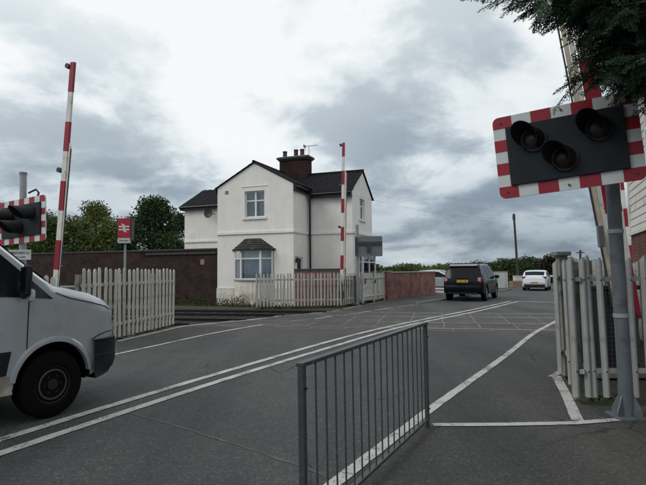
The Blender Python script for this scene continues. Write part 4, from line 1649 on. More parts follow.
pth = [Vector((.05, 0, ltop.z - .36)), Vector((.2, -.03, ltop.z - .30)), Vector((.28, -.08, ltop.z - .37)), Vector((.25, -.10, ltop.z - .5))]
MB().path(pth, [.018] * 4, 8).build('cable', M['black_matt'], ls, smooth=50)
lnp = P(19, 254.8, LY - .09) - lp0
plm = Matrix.Translation(lnp) @ Matrix.Rotation(-R(8), 4, 'Z')
npl = MB().box((0, 0, 0), (.47, .015, .18)).build('name_plate', M['sign_white'], ls)
npl.matrix_local = plm
for s_, sz_, zz in (('SHIREOAKS LC', .066, .032), ('LXCD COMM', .045, -.045)):
    me = text_mesh(s_, sz_, .001, .0006 if zz > 0 else 0)
    q = put('lettering', me, M['black_text'], npl)
    q.rotation_euler.x = R(90)
    q.location = (0, -.0095, zz)

# far signal, seen from behind
fs0 = P(357.2, 303, 23.4)
fs0.z = 0
fs = thing('crossing_signal', 'grey back of the road signal board by the house gable', 'road signal', fs0, 0, 'wig-wag signals at the crossing')
ft0 = P(357.0, 224.8, 23.4) - fs0
MB().tube((0, 0, 0), ft0, .075, n=14).build('pole', M['galv_light'], fs, smooth=40)
fcx = P(368.7, 246.3, 23.2) - fs0
fwid, fhei = 1.22, .90
MB().prism([(p[0], p[1], p[2]) for p in rounded(fwid, fhei, .06)], (0, .03, 0)).build('backing_board', M['grey_back'], fs, loc=fcx)
fb = MB().box((0, -.03, .13), (fwid * .98, .05, .15))
fb.box((.0, -.04, -.10), (.17, .07, .32))
fb.box((-.55, -.02, -.0), (.1, .06, .74))
fb.build('bracket', M['grey_dark'], fs, loc=fcx)
fh = MB()
for dx, dz in ((-.36, .14), (.30, .14), (-.02, -.14)):
    fh.tube((dx, .04, dz), (dx, .34, dz - .03), .115, n=16)
fh.build('hood', M['black_matt'], fs, loc=fcx)


# ================================================================== BARRIERS
def barrier(label, base, base_px, tip, w0, w1, nb, skirt, lamps, side=1, machine=True, mloc=None, sk_w=.17, sk_to=.9, red_first=True, piv_z=.95):
    """raised barrier arm: machine, tapered white arm with red bands, folded skirt on one side, small arm lamps"""
    t = thing('level_crossing_barrier', label, 'barrier', base, 0, 'raised barriers at the crossing')
    piv = Vector((0, 0, piv_z))
    tipl = tip - base
    d = (tipl - piv)
    Lg = d.length
    d.normalize()
    nrm = Vector((-.35, -.93, 0)).normalized()        # faces the traffic
    sx = nrm.cross(d).normalized() * 1.0
    if sx.x < 0:
        sx = -sx
    nrm = d.cross(sx).normalized()
    if nrm.y > 0:
        nrm = -nrm

    def arm_box(mb, f0, f1, grow=0.0, th=.05):
        p0, p1 = piv + d * Lg * f0, piv + d * Lg * f1
        a0, a1 = (w0 + (w1 - w0) * f0) / 2 + grow, (w0 + (w1 - w0) * f1) / 2 + grow
        h = th / 2 + grow
        vs = []
        for p, a in ((p0, a0), (p1, a1)):
            vs.append([mb.bm.verts.new(p + sx * i * a + nrm * j * h) for i, j in ((-1, -1), (1, -1), (1, 1), (-1, 1))])
        for i in range(4):
            j = (i + 1) % 4
            mb.bm.faces.new((vs[0][i], vs[0][j], vs[1][j], vs[1][i]))
        mb.bm.faces.new(vs[0][::-1])
        mb.bm.faces.new(vs[1])
        return mb
    arm = arm_box(MB(), 0, 1).build('arm', M['white_arm'], t)
    for i in range(nb):
        if (i % 2 == 0) == red_first:          # counted from the tip
            f1, f0 = 1 - i / nb, 1 - (i + 1) / nb
            arm_box(MB(), f0 + .0005, f1 - .0005 if i else 1.0005, .003).build('red_band', M['red'], arm)
    # folded skirt: rods beside the arm, joined by short links
    sk = MB()
    s_ = side
    g0 = .012
    for k_, (o0, o1) in enumerate(((.06, .40), (.46, .80), (.90, 1.0))):
        # folded flat bars lying side by side, closer together towards the pivot
        m0, m1 = (o0 + o1) / 2, (o0 + o1) / 2
        p0 = piv + d * Lg * .03 + sx * s_ * (w0 / 2 + sk_w * .45 * m0 + g0) + nrm * .006 * k_
        p1 = piv + d * Lg * (sk_to - .012 * k_) + sx * s_ * (w1 / 2 + sk_w * m1 + g0) + nrm * .006 * k_
        wb = sk_w * (o1 - o0)
        if k_ == 2:
            MB().beam(p0, p1, wb * .9, .03, nrm).build('skirt_rod', M['grey_dark'], t)
        else:
            MB().beam(p0, p1, wb * .8, .02, nrm).build('skirt_bar', M[skirt] if k_ else M['white_arm'], t)
    nl = int(Lg * sk_to / .42)
    for i in range(nl):
        f_ = .05 + (sk_to - .07) * i / nl
        a = piv + d * Lg * f_ + sx * s_ * (w0 + (w1 - w0) * f_) / 2 - nrm * .02
        b = a + sx * s_ * sk_w * (.5 + .45 * f_) + d * .05
        sk.beam(a, b, .03, .012, nrm)
    sk_o = sk
    sk_o.build('skirt_link', M['cream'], t)
    for f_ in lamps:
        a = piv + d * Lg * f_ - sx * s_ * (w0 + (w1 - w0) * f_) / 2
        lm = MB().tube(a, a - sx * s_ * .09, .022, n=10).tube(a - sx * s_ * .07 - nrm * .05, a - sx * s_ * .07 + nrm * .05, .055, n=14)
        lm.build('arm_lamp', M['grey_dark'], t, smooth=40)
    if machine:
        ml = MB()
        o_ = Vector(mloc or (0, .35, 0))
        ml.box(o_ + Vector((0, 0, .62)), (.55, .62, 1.18), bevel=.03)
        ml.box(o_ + Vector((0, 0, 1.23)), (.60, .67, .06), bevel=.015)
        ml.build('machine', M['navy'] if machine == 'dark' else M['cabinet'], t)
        MB().box(o_ + Vector((0, 0, .03)), (.75, .8, .10)).build('plinth', M['kerb'], t)
        cw = MB()
        cw.beam(piv - d * .35 + sx * .0, piv + d * .1, .07, .16, nrm)
        cw.tube(piv - nrm * .1 + Vector((0, 0, 0)), Vector(o_.x * .5 + piv.x for _ in ()) if False else piv + nrm * -.0 + (o_ - Vector((0, 0, 0))) * .6, .05, n=10)
        cw.box(piv - d * .45, (.22, .12, .30), Matrix((sx, nrm, d)).transposed())
        cw.build('counterweight', M['grey_dark'], t)
    return t


b1 = P(54.5, 300, 11.2)
b1.z = 0
barrier('tall raised red and white barrier at far left behind the van', b1, None, P(73.2, 62.5, 10.9), .135, .105, 8, 'cream', (.985, .545), 1, 'light', (-.55, .3, 0), .085, .66)
b2 = P(342.0, 305.6, 22.2)
b2.z = 0
barrier('raised red and white barrier in front of the house gable', b2, None, P(343.6, 142.8, 22.2), .135, .105, 10, 'cream', (.985, .70, .40), 1, 'dark', (.45, 1.55, 0), .12, .80)
b3 = P(632, 300, 7.3)
b3.z = 0
barrier('raised barrier with pale skirt behind the near right signal pole', b3, None, P(551, -141, 7.3), .21, .19, 9, 'cream', (.985, .5), -1, 'dark', (-.1, .45, 0), .24, .99, piv_z=.8)
b4 = P(634, 290, 21)
b4.z = 0
barrier('raised red and white barrier beyond the rails beside the signal box', b4, None, P(612, 100, 21), .14, .11, 10, 'cream', (.985, .6), -1, 'light', (.4, .4, 0), .16, .85)
# grey plate fixed to the near right barrier
g_ = P(600.7, 236.5, 7.25)
MB().box(g_ - b3, (.085, .05, .30), Matrix.Rotation(R(-3), 3, 'Y'), bevel=.008).build('plate', M['grey_back'], [o for o in bpy.data.objects if o.name.startswith('level_crossing_barrier') and 'pale skirt' in o.get('label', '')][0])

# ---- grey trackside cabinet behind the left fence
cq = P(72, 289, 11.6)
cq.z = 0
cbn = thing('trackside_cabinet', 'low grey trackside cabinet between the left barrier and white fence', 'cabinet', cq, -R(12))
MB().box((0, 0, .60), (.62, .5, 1.14), bevel=.015).build('body', M['cabinet'], cbn)
MB().box((0, 0, 1.19), (.68, .56, .05), bevel=.012).build('lid', M['cabinet'], cbn)
MB().box((-.005, -.255, .62), (.54, .012, .98)).build('door', M['cabinet'], cbn)
MB().box((.2, -.265, .65), (.03, .02, .12)).build('handle', M['grey_dark'], cbn)

# ---- station sign with the double arrow
SY = 21.5
sp = P(123.8, 300, SY)
sp.z = 0
stn = thing('station_sign', 'red station sign with white double arrow on a pale pole', 'sign', sp, R(4))
zt_s, zb_s = (P(123.8, 218.5, SY)).z, (P(123.8, 243.3, SY)).z
sw_ = .50
MB().tube((0, .1, 0), (0, .1, zb_s + .2), .05, n=14).build('pole', M['galv_light'], stn, smooth=40)
zr_ = zb_s + (zt_s - zb_s) * .215
ibx = MB().box((0, 0, (zr_ + zt_s) / 2), (sw_, .16, zt_s - zr_), bevel=.008).build('red_panel', M['sign_red'], stn)
wbx = MB().box((0, 0, (zr_ + zb_s) / 2 - .004), (sw_, .16, zr_ - zb_s - .008), bevel=.008).build('white_panel', M['sign_white'], stn)
MB().box((.30, .05, (zt_s + zb_s) / 2 + .05), (.05, .30, zt_s - zb_s - .1)).build('side_panel', M['grey_dark'], stn)
cz_ = (zr_ + zt_s) / 2 - .0
em = MB()
yy = -.084
for z in (.062, -.062):
    em.box((0, yy, cz_ + z), (.42, .006, .055))


def slant(x0, z0, x1, z1, th=.055):
    em.prism([(x0 - th * .75, yy - .003, z0), (x0 + th * .75, yy - .003, z0), (x1 + th * .75, yy - .003, z1), (x1 - th * .75, yy - .003, z1)], (0, .0055, 0))


slant(-.09, cz_ + .175, .06, cz_ + .065)        # upper arrow barb
slant(.06, cz_ + .062, -.06, cz_ - .062)        # the stroke between the two bars
slant(-.06, cz_ - .065, .09, cz_ - .175)        # lower arrow barb
em.build('double_arrow', M['white_text'], ibx)
me = text_mesh('Shireoaks', .098, .001, .001)
q = put('lettering', me, M['blue_text'], wbx, (0, -.0825, (zr_ + zb_s) / 2))
q.rotation_euler.x = R(90)


# ================================================================== VEHICLES
def interp(tab, x):
    if x <= tab[0][0]:
        return tab[0][1]
    for (a, va), (b, vb_) in zip(tab, tab[1:]):
        if x <= b:
            u = (x - a) / (b - a)
            return va + (vb_ - va) * u
    return tab[-1][1]


class Body:
    """lofted vehicle body, x forward (front at x=0 for vans, centred for cars); tables are (x, value) rising in x"""
    def __init__(s, top, bottom, plan, belt, tumble, rad=.09, crown=.02):
        s.top, s.bottom, s.plan, s.belt, s.tumble, s.rad, s.crown = top, bottom, plan, belt, tumble, rad, crown

    def hw(s, x, z):
        w_ = interp(s.plan, x)
        return w_ - s.tumble * max(0, z - s.belt) - .03 * max(0, (.62 - z)) ** 2 / .1 * .25

    def loft(s, xs):
        mb = MB()
        rings = []
        for x in xs:
            zb_, zt2 = interp(s.bottom, x), interp(s.top, x)
            r = min(s.rad, (zt2 - zb_) * .3)
            half = [(0.0, zb_), (s.hw(x, zb_) * .9, zb_), (s.hw(x, zb_ + .05), zb_ + .05)]
            for f_ in (.15, .3, .45, .6, .75, .9, 1.0):
                z = zb_ + .05 + (zt2 - r - zb_ - .05) * f_
                half.append((s.hw(x, z), z))
            h = s.hw(x, zt2 - r)
            half += [(h - r * .12, zt2 - r * .5), (h - r * .45, zt2 - r * .14), (h - r, zt2), (h * .5, zt2 + s.crown), (0, zt2 + s.crown * 1.3)]
            ring = [mb.bm.verts.new((x, y, z)) for y, z in half]
            ring += [mb.bm.verts.new((x, -y, z)) for y, z in half[-2:0:-1]]
            rings.append(ring)
        n = len(rings[0])
        for a, b in zip(rings, rings[1:]):
            for i in range(n):
                j = (i + 1) % n
                mb.bm.faces.new((a[i], a[j], b[j], b[i]))
        mb.bm.faces.new(rings[0][::-1])
        mb.bm.faces.new(rings[-1])
        return mb

    def side(s, pts, sgn, eps=.006, th=.008):
        """patch on the flank following the body"""
        mb = MB()
        a = [(x, sgn * (s.hw(x, z) + eps), z) for x, z in pts]
        b = [(x, sgn * (s.hw(x, z) - th), z) for x, z in pts]
        va = [mb.bm.verts.new(p) for p in a]
        vb_ = [mb.bm.verts.new(p) for p in b]
        mb.bm.faces.new(va)
        mb.bm.faces.new(vb_[::-1])
        for i in range(len(va)):
            j = (i + 1) % len(va)
            mb.bm.faces.new((va[i], va[j], vb_[j], vb_[i]))
        return mb

    def strip(s, line, sgn, wid=.006, eps=.004):
        mb = MB()
        pts = [Vector((x, sgn * (s.hw(x, z) + eps), z)) for x, z in line]
        for a, b in zip(pts, pts[1:]):
            mb.beam(a, b, .006, wid, Vector((0, sgn, .02)).cross((b - a)).normalized())
        return mb

    def over(s, x0, x1, k0, k1, eps=.012):
        """glass over the sloping top between x0 and x1, k = share of the half width"""
        rows_ = []
        for i in range(5):
            x = x0 + (x1 - x0) * i / 4
            z = interp(s.top, x)
            kk = k0 + (k1 - k0) * i / 4
            h = (s.hw(x, z) - s.rad * .4) * kk
            dz = (interp(s.top, x + .01) - interp(s.top, x - .01)) / .02
            nv = Vector((-dz, 0, 1)).normalized() * eps
            row = []
            for j in range(7):
                y = -h + 2 * h * j / 6
                cr__ = s.crown * (1 - (y / max(h, .01)) ** 2) * 1.2
                row.append(Vector((x, y, z + cr__)) + nv)
            rows_.append(row)
        return MB().grid(rows_)


def arch_cut(body, specs):
    cs = []
    for x, z, r, y0, y1 in specs:
        mbx = MB().tube((x, y0, z), (x, y1, z), r, n=48)
        cs.append(mbx.build('cutter', M['arch']))
    boolean_cut(body, cs)


def wheel(parent, c, sgn, r, wid, rim_r, mtl, spokes=5, ring=None, steel=False):
    """tyre > rim; sgn = side the outer face looks to"""
    c = Vector(c)
    wh = MB().lathe([(rim_r, -wid * .42), (rim_r + .02, -wid * .5), (r - .05, -wid * .5), (r - .012, -wid * .40), (r, -wid * .25), (r, wid * .25), (r - .012, wid * .40), (r - .05, wid * .5), (rim_r + .02, wid * .5), (rim_r, wid * .42)], c, 'Y', 40)
    t = wh.build('wheel', M['tyre'], parent, smooth=35)
    rm_ = MB()
    f = sgn
    rm_.lathe([(rim_r, wid * .44 * f), (rim_r - .018, wid * .40 * f), (rim_r - .03, wid * .12 * f), (.002, wid * .10 * f)], c, 'Y', 40, False)
    if steel:
        rm_.lathe([(rim_r * .62, wid * .10 * f), (rim_r * .55, wid * .30 * f), (.06, wid * .33 * f), (.055, wid * .46 * f), (.002, wid * .47 * f)], c, 'Y', 32, False)
        for i in range(12):
            a_ = 2 * math.pi * i / 12
            p = c + Vector((math.cos(a_) * rim_r * .74, wid * .14 * f, math.sin(a_) * rim_r * .74))
            rm_.tube(p, p + Vector((0, .02 * f, 0)), .018, n=8)
        for i in range(6):
            a_ = 2 * math.pi * i / 6
            p = c + Vector((math.cos(a_) * .09, wid * .31 * f, math.sin(a_) * .09))
            rm_.tube(p, p + Vector((0, .025 * f, 0)), .012, n=6)
    else:
        for i in range(spokes):
            a_ = 2 * math.pi * i / spokes + .3
            e1 = Vector((math.cos(a_), 0, math.sin(a_)))
            rm_.beam(c + e1 * .03 + Vector((0, wid * .36 * f, 0)), c + e1 * (rim_r - .01) + Vector((0, wid * .38 * f, 0)), .03, .055, Vector((0, 1, 0)).cross(e1))
        rm_.tube(c + Vector((0, wid * .15 * f, 0)), c + Vector((0, wid * .42 * f, 0)), .05, n=14)
    rm_.build('rim', mtl, t, smooth=40)
    if ring:
        MB().lathe([(rim_r * .80, wid * .40 * f), (rim_r * .80, wid * .46 * f), (rim_r * .72, wid * .47 * f), (rim_r * .70, wid * .38 * f)], c, 'Y', 40, False).build('trim_ring', ring, t, smooth=40)
    return t


# ---- the van (front at local x = 0, y to its left)
VH = 31.0
wc = P(53.5, 384, 5.52)
van_dir = Vector((math.sin(R(VH)), math.cos(R(VH)), 0))
van_left = Vector((-van_dir.y, van_dir.x, 0))
WX, HWID = -.95, .97
vo = Vector((wc.x, wc.y, 0)) - van_dir * WX + van_left * (HWID - .02)
van = thing('van', 'silver white panel van cut off by the left edge of the photo', 'van', vo, R(90 - VH))
vb_ = Body(
    top=[(-5.9, 2.30), (-5.6, 2.44), (-2.6, 2.46), (-2.15, 2.36), (-1.95, 2.20), (-1.5, 1.81), (-1.15, 1.52), (-.95, 1.375), (-.75, 1.335), (-.5, 1.275), (-.3, 1.20), (-.18, 1.13), (-.10, 1.04), (-.05, .92), (0, .72)],
    bottom=[(-5.9, .34), (-.6, .32), (-.2, .36), (0, .42)],
    plan=[(-5.9, .93), (-5.6, .97), (-1.2, .97), (-.8, .965), (-.5, .945), (-.3, .90), (-.16, .82), (-.06, .70), (0, .52)],
    belt=1.30, tumble=.115, rad=.12, crown=.02)
xs = [-5.9, -5.75, -5.6, -5, -4, -3.2, -2.6, -2.4, -2.15, -2.05, -1.95, -1.8, -1.65, -1.5, -1.35, -1.2, -1.1, -1.0, -.95, -.85, -.75, -.62, -.5, -.4, -.3, -.24, -.18, -.14, -.10, -.07, -.05, -.03, -.015, 0]
vbody = vb_.loft(xs).build('body', M['van_paint'], van, smooth=32)
vbody.data.materials.append(M['arch'])
bpy.context.view_layer.update()
# cutters are made in world space: move them with the van
mw = Matrix.Translation(vo) @ Matrix.Rotation(R(90 - VH), 4, 'Z')


def arch_cut_on(body, mw, specs, n=48):
    cs = []
    for x, z, r, y0, y1 in specs:
        c = MB().tube((x, y0, z), (x, y1, z), r, n=n).build('cutter', M['arch'])
        c.matrix_world = mw
        cs.append(c)
    boolean_cut(body, cs)


WR = .345
RX = WX - 3.66
arch_cut_on(vbody, mw, [(x, WR + .03, .425, s_ * .62, s_ * 1.2) for x in (WX, RX) for s_ in (1, -1)])
for x in (WX, RX):
    for s_ in (1, -1):
        wheel(van, (x, s_ * (HWID - .13), WR), s_, WR, .225, .195, M['rim_dark'], steel=True, ring=M['rim_ring'])
# flared arch lips
for s_ in (1, -1):
    for x in (WX, RX):
        rws = []
        for i in range(25):
            t = R(8 + 164 * i / 24)
            c_, sn = math.cos(t), math.sin(t)
            row = []
            for rr, off in ((.412, -.05), (.412, .007), (.435, .009), (.468, .003), (.475, -.01)):
                xx, zz = x + rr * c_, WR + .03 + rr * sn
                row.append((xx, s_ * (vb_.hw(xx, zz) + off), zz))
            rws.append(row)
        MB().grid(rws).build('wheel_arch', M['van_paint'], van, smooth=50)
for s_ in (1, -1):
    # dark side moulding and dirty sill between the arches
    vb_.side([(WX - .50, .52), (WX - .455, .745), (-2.6, .745), (-2.6, .52)], s_, .014).build('side_moulding', M['van_plastic'], van)
    vb_.side([(WX - .43, .33), (WX - .47, .51), (-2.6, .51), (-2.6, .33)], s_, .010).build('sill_panel', M['van_dirty'], van)
    vb_.side([(-2.62, .52), (-2.62, .745), (RX + .46, .745), (RX + .50, .52)], s_, .014).build('side_moulding', M['van_plastic'], van)
    # cab window and quarter light
    wn_ = vb_.side([(-.985, 1.235), (-1.18, 1.405), (-1.42, 1.615), (-1.80, 1.95), (-2.05, 2.03), (-2.25, 2.03), (-2.25, 1.30), (-1.45, 1.275)], s_, .006).build('cab_window', M['cab_glass'], van)
    vb_.side([(-1.27, 1.25), (-1.27, 1.47), (-1.31, 1.505), (-1.31, 1.25)], s_, .012).build('window_bar', M['black_matt'], wn_)
    d_ = vb_.strip([(-1.235, 1.25), (-1.245, 1.0), (-1.25, .75)], s_, .008).build('door_seam', M['black_matt'], van)
    vb_.strip([(-2.4, 2.1), (-2.4, .75)], s_, .008).build('door_seam', M['black_matt'], van)
    vb_.strip([(-.96, 1.30), (-.80, 1.235), (-.5, 1.165), (-.32, 1.12), (-.22, 1.07)], s_, .008).build('bonnet_seam', M['black_matt'], van)
    vb_.strip([(-.515, .76), (-.40, .80), (-.28, .82), (-.17, .82)], s_, .010).build('bumper_seam', M['black_matt'], van)
    vb_.strip([(-2.4, .74), (-2.38, .53)], s_, .008).build('door_seam', M['black_matt'], van)
    vb_.side([(-1.62, .92), (-1.62, .97), (-1.50, .97), (-1.50, .92)], s_, .012).build('side_marker', M['lamp_clear'], van)
    hn = MB().box((-2.2, s_ * (vb_.hw(-2.2, 1.02) + .02), 1.02), (.20, .035, .045), bevel=.012).build('door_handle', M['van_plastic'], van)
    # door mirror with lamp
    mr = MB()
    mr.box((-1.33, s_ * 1.09, 1.43), (.07, .10, .31), Matrix.Rotation(R(4), 3, 'Y'), bevel=.03, seg=3)
    mr.beam((-1.34, s_ * .95, 1.34), (-1.31, s_ * 1.06, 1.36), .05, .06)
    mir = mr.build('door_mirror', M['van_plastic'], van, smooth=45)
    MB().box((-1.285, s_ * 1.095, 1.285), (.06, .08, .13), bevel=.03, seg=2).build('mirror_lamp', M['lamp_clear'], mir, smooth=45)
    MB().box((-1.368, s_ * 1.09, 1.44), (.008, .07, .24)).build('mirror_glass', M['car_glass'], mir)
# windscreen
vb_.over(-1.93, -.99, .97, .97).build('windscreen', M['cab_glass'], van, smooth=60)
# bumper: plan outline wrapped around the nose
bpl = [(-.50, .985), (-.36, .965), (-.22, .915), (-.12, .84), (-.03, .71), (.035, .50), (.05, .22)]
full = bpl + [(x, -y) for x, y in bpl[::-1]]
mbp = MB()
levels = [(.335, -.13, -.03), (.37, -.05, -.01), (.50, .0, .0), (.56, .0, .0), (.565, -.012, -.006), (.58, -.012, -.006), (.585, .0, .0), (.70, .0, .0), (.745, -.012, -.008), (.755, -.05, -.03)]
rws = []
for z, dx, dy in levels:
    row = []
    for x, y in full:
        f_ = max(0, min(1, (x + .5) / .5))
        row.append((x + dx * f_, y + math.copysign(dy, y), z - (.03 * f_ if z < .5 else 0) + (.10 * f_ if z < .4 else 0)))
    rws.append(row)
mbp.grid(rws)
mbp.bm.faces.new([mbp.bm.verts.new(p) for p in rws[-1]])
mbp.bm.faces.new([mbp.bm.verts.new(p) for p in rws[0]])
mbp.build('bumper', M['van_plastic'], van, smooth=35)
for s_ in (1, -1):
    MB().box((-.20, s_ * .56, .90), (.16, .28, .22), Matrix.Rotation(s_ * R(-28), 3, 'Z'), bevel=.03).build('headlight', M['lamp_clear'], van, smooth=40)
gm = MB()
for i in range(4):
    gm.box((-.015, 0, .79 + i * .055), (.05, .9, .025))
gm.build('grille', M['van_plastic'], van)
MB().box((-5.93, 0, .47), (.12, 1.7, .18), bevel=.03).build('rear_bumper', M['van_plastic'], van)
for s_ in (1, -1):
    MB().box((-5.9, s_ * .86, 1.2), (.05, .12, .5), bevel=.01).build('tail_lamp', M['tail'], van)


def number_plate(parent, txt, x, z, w_=.52, h_=.115, tiltd=0, facing=-1):
    p = MB().box((0, 0, 0), (.012, w_, h_), bevel=.003).build('number_plate', M['plate'], parent, loc=(x, 0, z))
    p.rotation_euler.y = R(tiltd)
    me = text_mesh(txt, .098, .0008, .0015)
    q = put('lettering', me, M['black_text'], p)
    q.rotation_euler = (R(90), 0, R(-90))
    q.location = (-.0075, 0, 0)
    return p


def make_car(name, label, cat, loc, heading, spec):
    t = thing(name, label, cat, loc, R(90 - heading))
    bd = Body(spec['top'], spec['bottom'], spec['plan'], spec['belt'], spec['tumble'], spec.get('rad', .08), .02)
    tx_ = [p[0] for p in spec['top']]
    lo, hi = tx_[0], tx_[-1]
    xs = sorted(set([round(lo + (hi - lo) * i / 44, 3) for i in range(45)] + [round(v, 3) for v in tx_] + [round(p[0], 3) for p in spec['plan']]))
    body = bd.loft(xs).build('body', spec['paint'], t, smooth=30)
    body.data.materials.append(M['arch'])
    bpy.context.view_layer.update()
    mw = Matrix.Translation(loc) @ Matrix.Rotation(R(90 - heading), 4, 'Z')
    hwid = spec['hw']
    ar = spec['wr'] + .06
    arch_cut_on(body, mw, [(x, spec['wr'] + .015, ar, s_ * (hwid - .32), s_ * (hwid + .3)) for x in spec['axles'] for s_ in (1, -1)], 36)
    for x in spec['axles']:
        for s_ in (1, -1):
            wheel(t, (x, s_ * (hwid - .13), spec['wr']), s_, spec['wr'], .24, spec['wr'] * .68, M['alloy'], spec.get('spokes', 5))
    for s_ in (1, -1):
        for pl_ in spec['side_glass']:
            bd.side(pl_, s_, .006).build('side_window', M['car_glass'], t)
        for ln in spec['seams']:
            bd.strip(ln, s_, .008).build('door_seam', M['black_matt'], t)
        for hx in spec['handles']:
            MB().box((hx[0], s_ * (bd.hw(*hx) + .015), hx[1]), (.18, .03, .03), bevel=.008).build('door_handle', spec['paint'], t)
        mx, mz = spec['mirror']
        MB().box((mx, s_ * (bd.hw(mx, mz) + .13), mz), (.14, .22, .16), bevel=.04, seg=2).build('door_mirror', spec.get('mirror_paint', spec['paint']), t, smooth=45)
        bd.side(spec['sill'], s_, .01).build('sill', M['van_plastic'], t)
        MB().box((hi - .06, s_ * hwid * .72, .68), (.14, .34, .14), bevel=.03).build('headlight', M['lamp_clear'], t)
    for a in spec['screens']:
        bd.over(*a).build('windscreen' if a[0] > 0 else 'rear_window', M['car_glass'], t, smooth=60)
    return t, bd


# ---- dark estate car (SUV) on the crossing approach
SUVL = 4.78
suv_rear_mid = (G(450, 300.6) + G(484, 300.4)) / 2
SH_ = 27.5
sdv_ = Vector((math.sin(R(SH_)), math.cos(R(SH_)), 0))
axr = -1.44
spec = dict(paint=M['suv_paint'], hw=.97, wr=.375, axles=(axr, axr + 2.745), belt=1.06, tumble=.36, rad=.09,
            top=[(-2.34, .80), (-2.33, 1.02), (-2.29, 1.10), (-2.20, 1.30), (-2.02, 1.66), (-1.96, 1.735), (-1.80, 1.765), (-.6, 1.80), (.35, 1.77), (.62, 1.66), (1.25, 1.20), (1.38, 1.13), (2.1, 1.06), (2.34, .95), (2.42, .70)],
            bottom=[(-2.34, .44), (-2.1, .34), (1.9, .30), (2.42, .36)],
            plan=[(-2.34, .84), (-2.28, .90), (-2.1, .95), (-1.7, .97), (1.7, .965), (2.1, .91), (2.3, .80), (2.42, .62)],
            side_glass=[[(-1.98, 1.14), (-1.82, 1.58), (-1.15, 1.64), (-1.10, 1.13)], [(-1.02, 1.12), (-1.07, 1.64), (-.25, 1.68), (-.2, 1.10)], [(-.12, 1.10), (-.17, 1.68), (.35, 1.65), (1.02, 1.14)]],
            seams=[[(-.16, 1.1), (-.16, .45)], [(-1.06, 1.1), (-.98, .75)], [(1.0, 1.1), (1.0, .45)]],
            handles=[(-.85, .98), (.05, .97)], mirror=(.85, 1.14), sill=[(axr + .46, .33), (axr + .44, .44), (axr + 2.3, .44), (axr + 2.28, .33)],
            screens=[(.66, 1.24, .96, .98)], spokes=10)
loc = suv_rear_mid - sdv_ * axr
loc.z = 0
suv, sbd = make_car('sport_utility_car', 'black four by four car driving away past the red wall', 'car', loc, SH_, spec)
# tailgate details: rear window, lamps, plate, bumper, spoiler, exhausts
rw_ = MB().prism([(-2.225, .80, 1.185), (-2.225, -.80, 1.185), (-2.035, -.66, 1.60), (-2.035, .66, 1.60)], (-.012, 0, .004)).build('rear_window', M['car_glass'], suv)
MB().tube((-2.26, .02, 1.21), (-2.20, .40, 1.30), .010, n=6).build('wiper', M['black_matt'], rw_)
MB().box((-2.02, 0, 1.715), (.20, 1.30, .05), Matrix.Rotation(R(-24), 3, 'Y'), bevel=.02).build('spoiler', M['suv_sky_sheen'], suv)  # pale colour stands in for sky reflected along the roof edge
MB().box((-.7, 0, 1.815), (2.2, 1.10, .012)).build('roof_panel', M['suv_sky_sheen'], suv)  # slab on the black roof, sky reflection painted into its colour
MB().tube((-1.3, 0, 1.81), (-1.36, 0, 1.88), .02, .008, 6).build('aerial', M['black_matt'], suv)
for s_ in (1, -1):
    tlm = MB().box((-2.285, s_ * .79, .99), (.10, .19, .29), Matrix.Rotation(s_ * R(7), 3, 'Z'), bevel=.02).build('tail_lamp', M['tail'], suv)
    MB().box((-2.335, s_ * .79, 1.035), (.02, .14, .15), Matrix.Rotation(s_ * R(7), 3, 'Z'), bevel=.006).build('lens', M['tail_clear'], tlm)
    MB().box((-2.345, s_ * .70, .60), (.02, .16, .035)).build('reflector', M['tail'], suv)
    MB().tube((-2.36, s_ * .62, .40), (-2.2, s_ * .62, .40), .045, n=14).build('exhaust', M['alloy'], suv)
    rl__ = MB().beam((-1.75, s_ * .58, 1.80), (.2, s_ * .58, 1.815), .04, .03).build('roof_rail', M['black_matt'], suv)
MB().box((-2.33, 0, .60), (.16, 1.70, .34), bevel=.05, seg=3).build('rear_bumper', M['suv_paint'], suv, smooth=40)
MB().box((-2.34, 0, .40), (.10, 1.40, .12), bevel=.03).build('diffuser', M['van_plastic'], suv)
MB().box((-2.335, 0, 1.085), (.04, .62, .03), bevel=.008).build('plate_trim', M['suv_paint'], suv)
number_plate(suv, 'FX08 XEM', -2.345, .96, .52, .12, 4)

# ---- white hatchback farther on
ax0 = (G(525.5, 290.5) + G(545.5, 290.5)) / 2
WH = 27
axr = -1.36
spec = dict(paint=M['white_car'], hw=.905, wr=.325, axles=(axr, axr + 2.685), belt=.95, tumble=.34, rad=.10,
            top=[(-2.20, .62), (-2.18, .88), (-2.12, .98), (-1.95, 1.10), (-1.50, 1.385), (-1.35, 1.43), (-.4, 1.495), (.2, 1.46), (1.15, 1.02), (1.3, .97), (1.9, .88), (2.15, .74), (2.22, .55)],
            bottom=[(-2.20, .36), (-2.0, .22), (2.0, .2), (2.22, .28)],
            plan=[(-2.20, .70), (-2.12, .80), (-1.95, .86), (-1.6, .895), (1.5, .90), (1.9, .84), (2.1, .72), (2.22, .54)],
            side_glass=[[(-1.55, 1.06), (-1.28, 1.33), (-.42, 1.39), (-.40, 1.00)], [(-.34, 1.00), (-.36, 1.39), (.12, 1.36), (.82, 1.02), (.82, .98)]],
            seams=[[(-.37, 1.0), (-.37, .3)], [(.85, .98), (.85, .35)], [(-1.2, .98), (-1.05, .6)]],
            handles=[(-.75, .88), (.0, .86)], mirror=(.72, 1.02), sill=[(axr + .42, .22), (axr + .40, .30), (axr + 2.28, .30), (axr + 2.26, .22)],
            screens=[(.24, 1.12, .95, .98), (-1.52, -1.93, .95, .86)])
sdv2 = Vector((math.sin(R(WH)), math.cos(R(WH)), 0))
loc = ax0 - sdv2 * axr
loc.z = 0
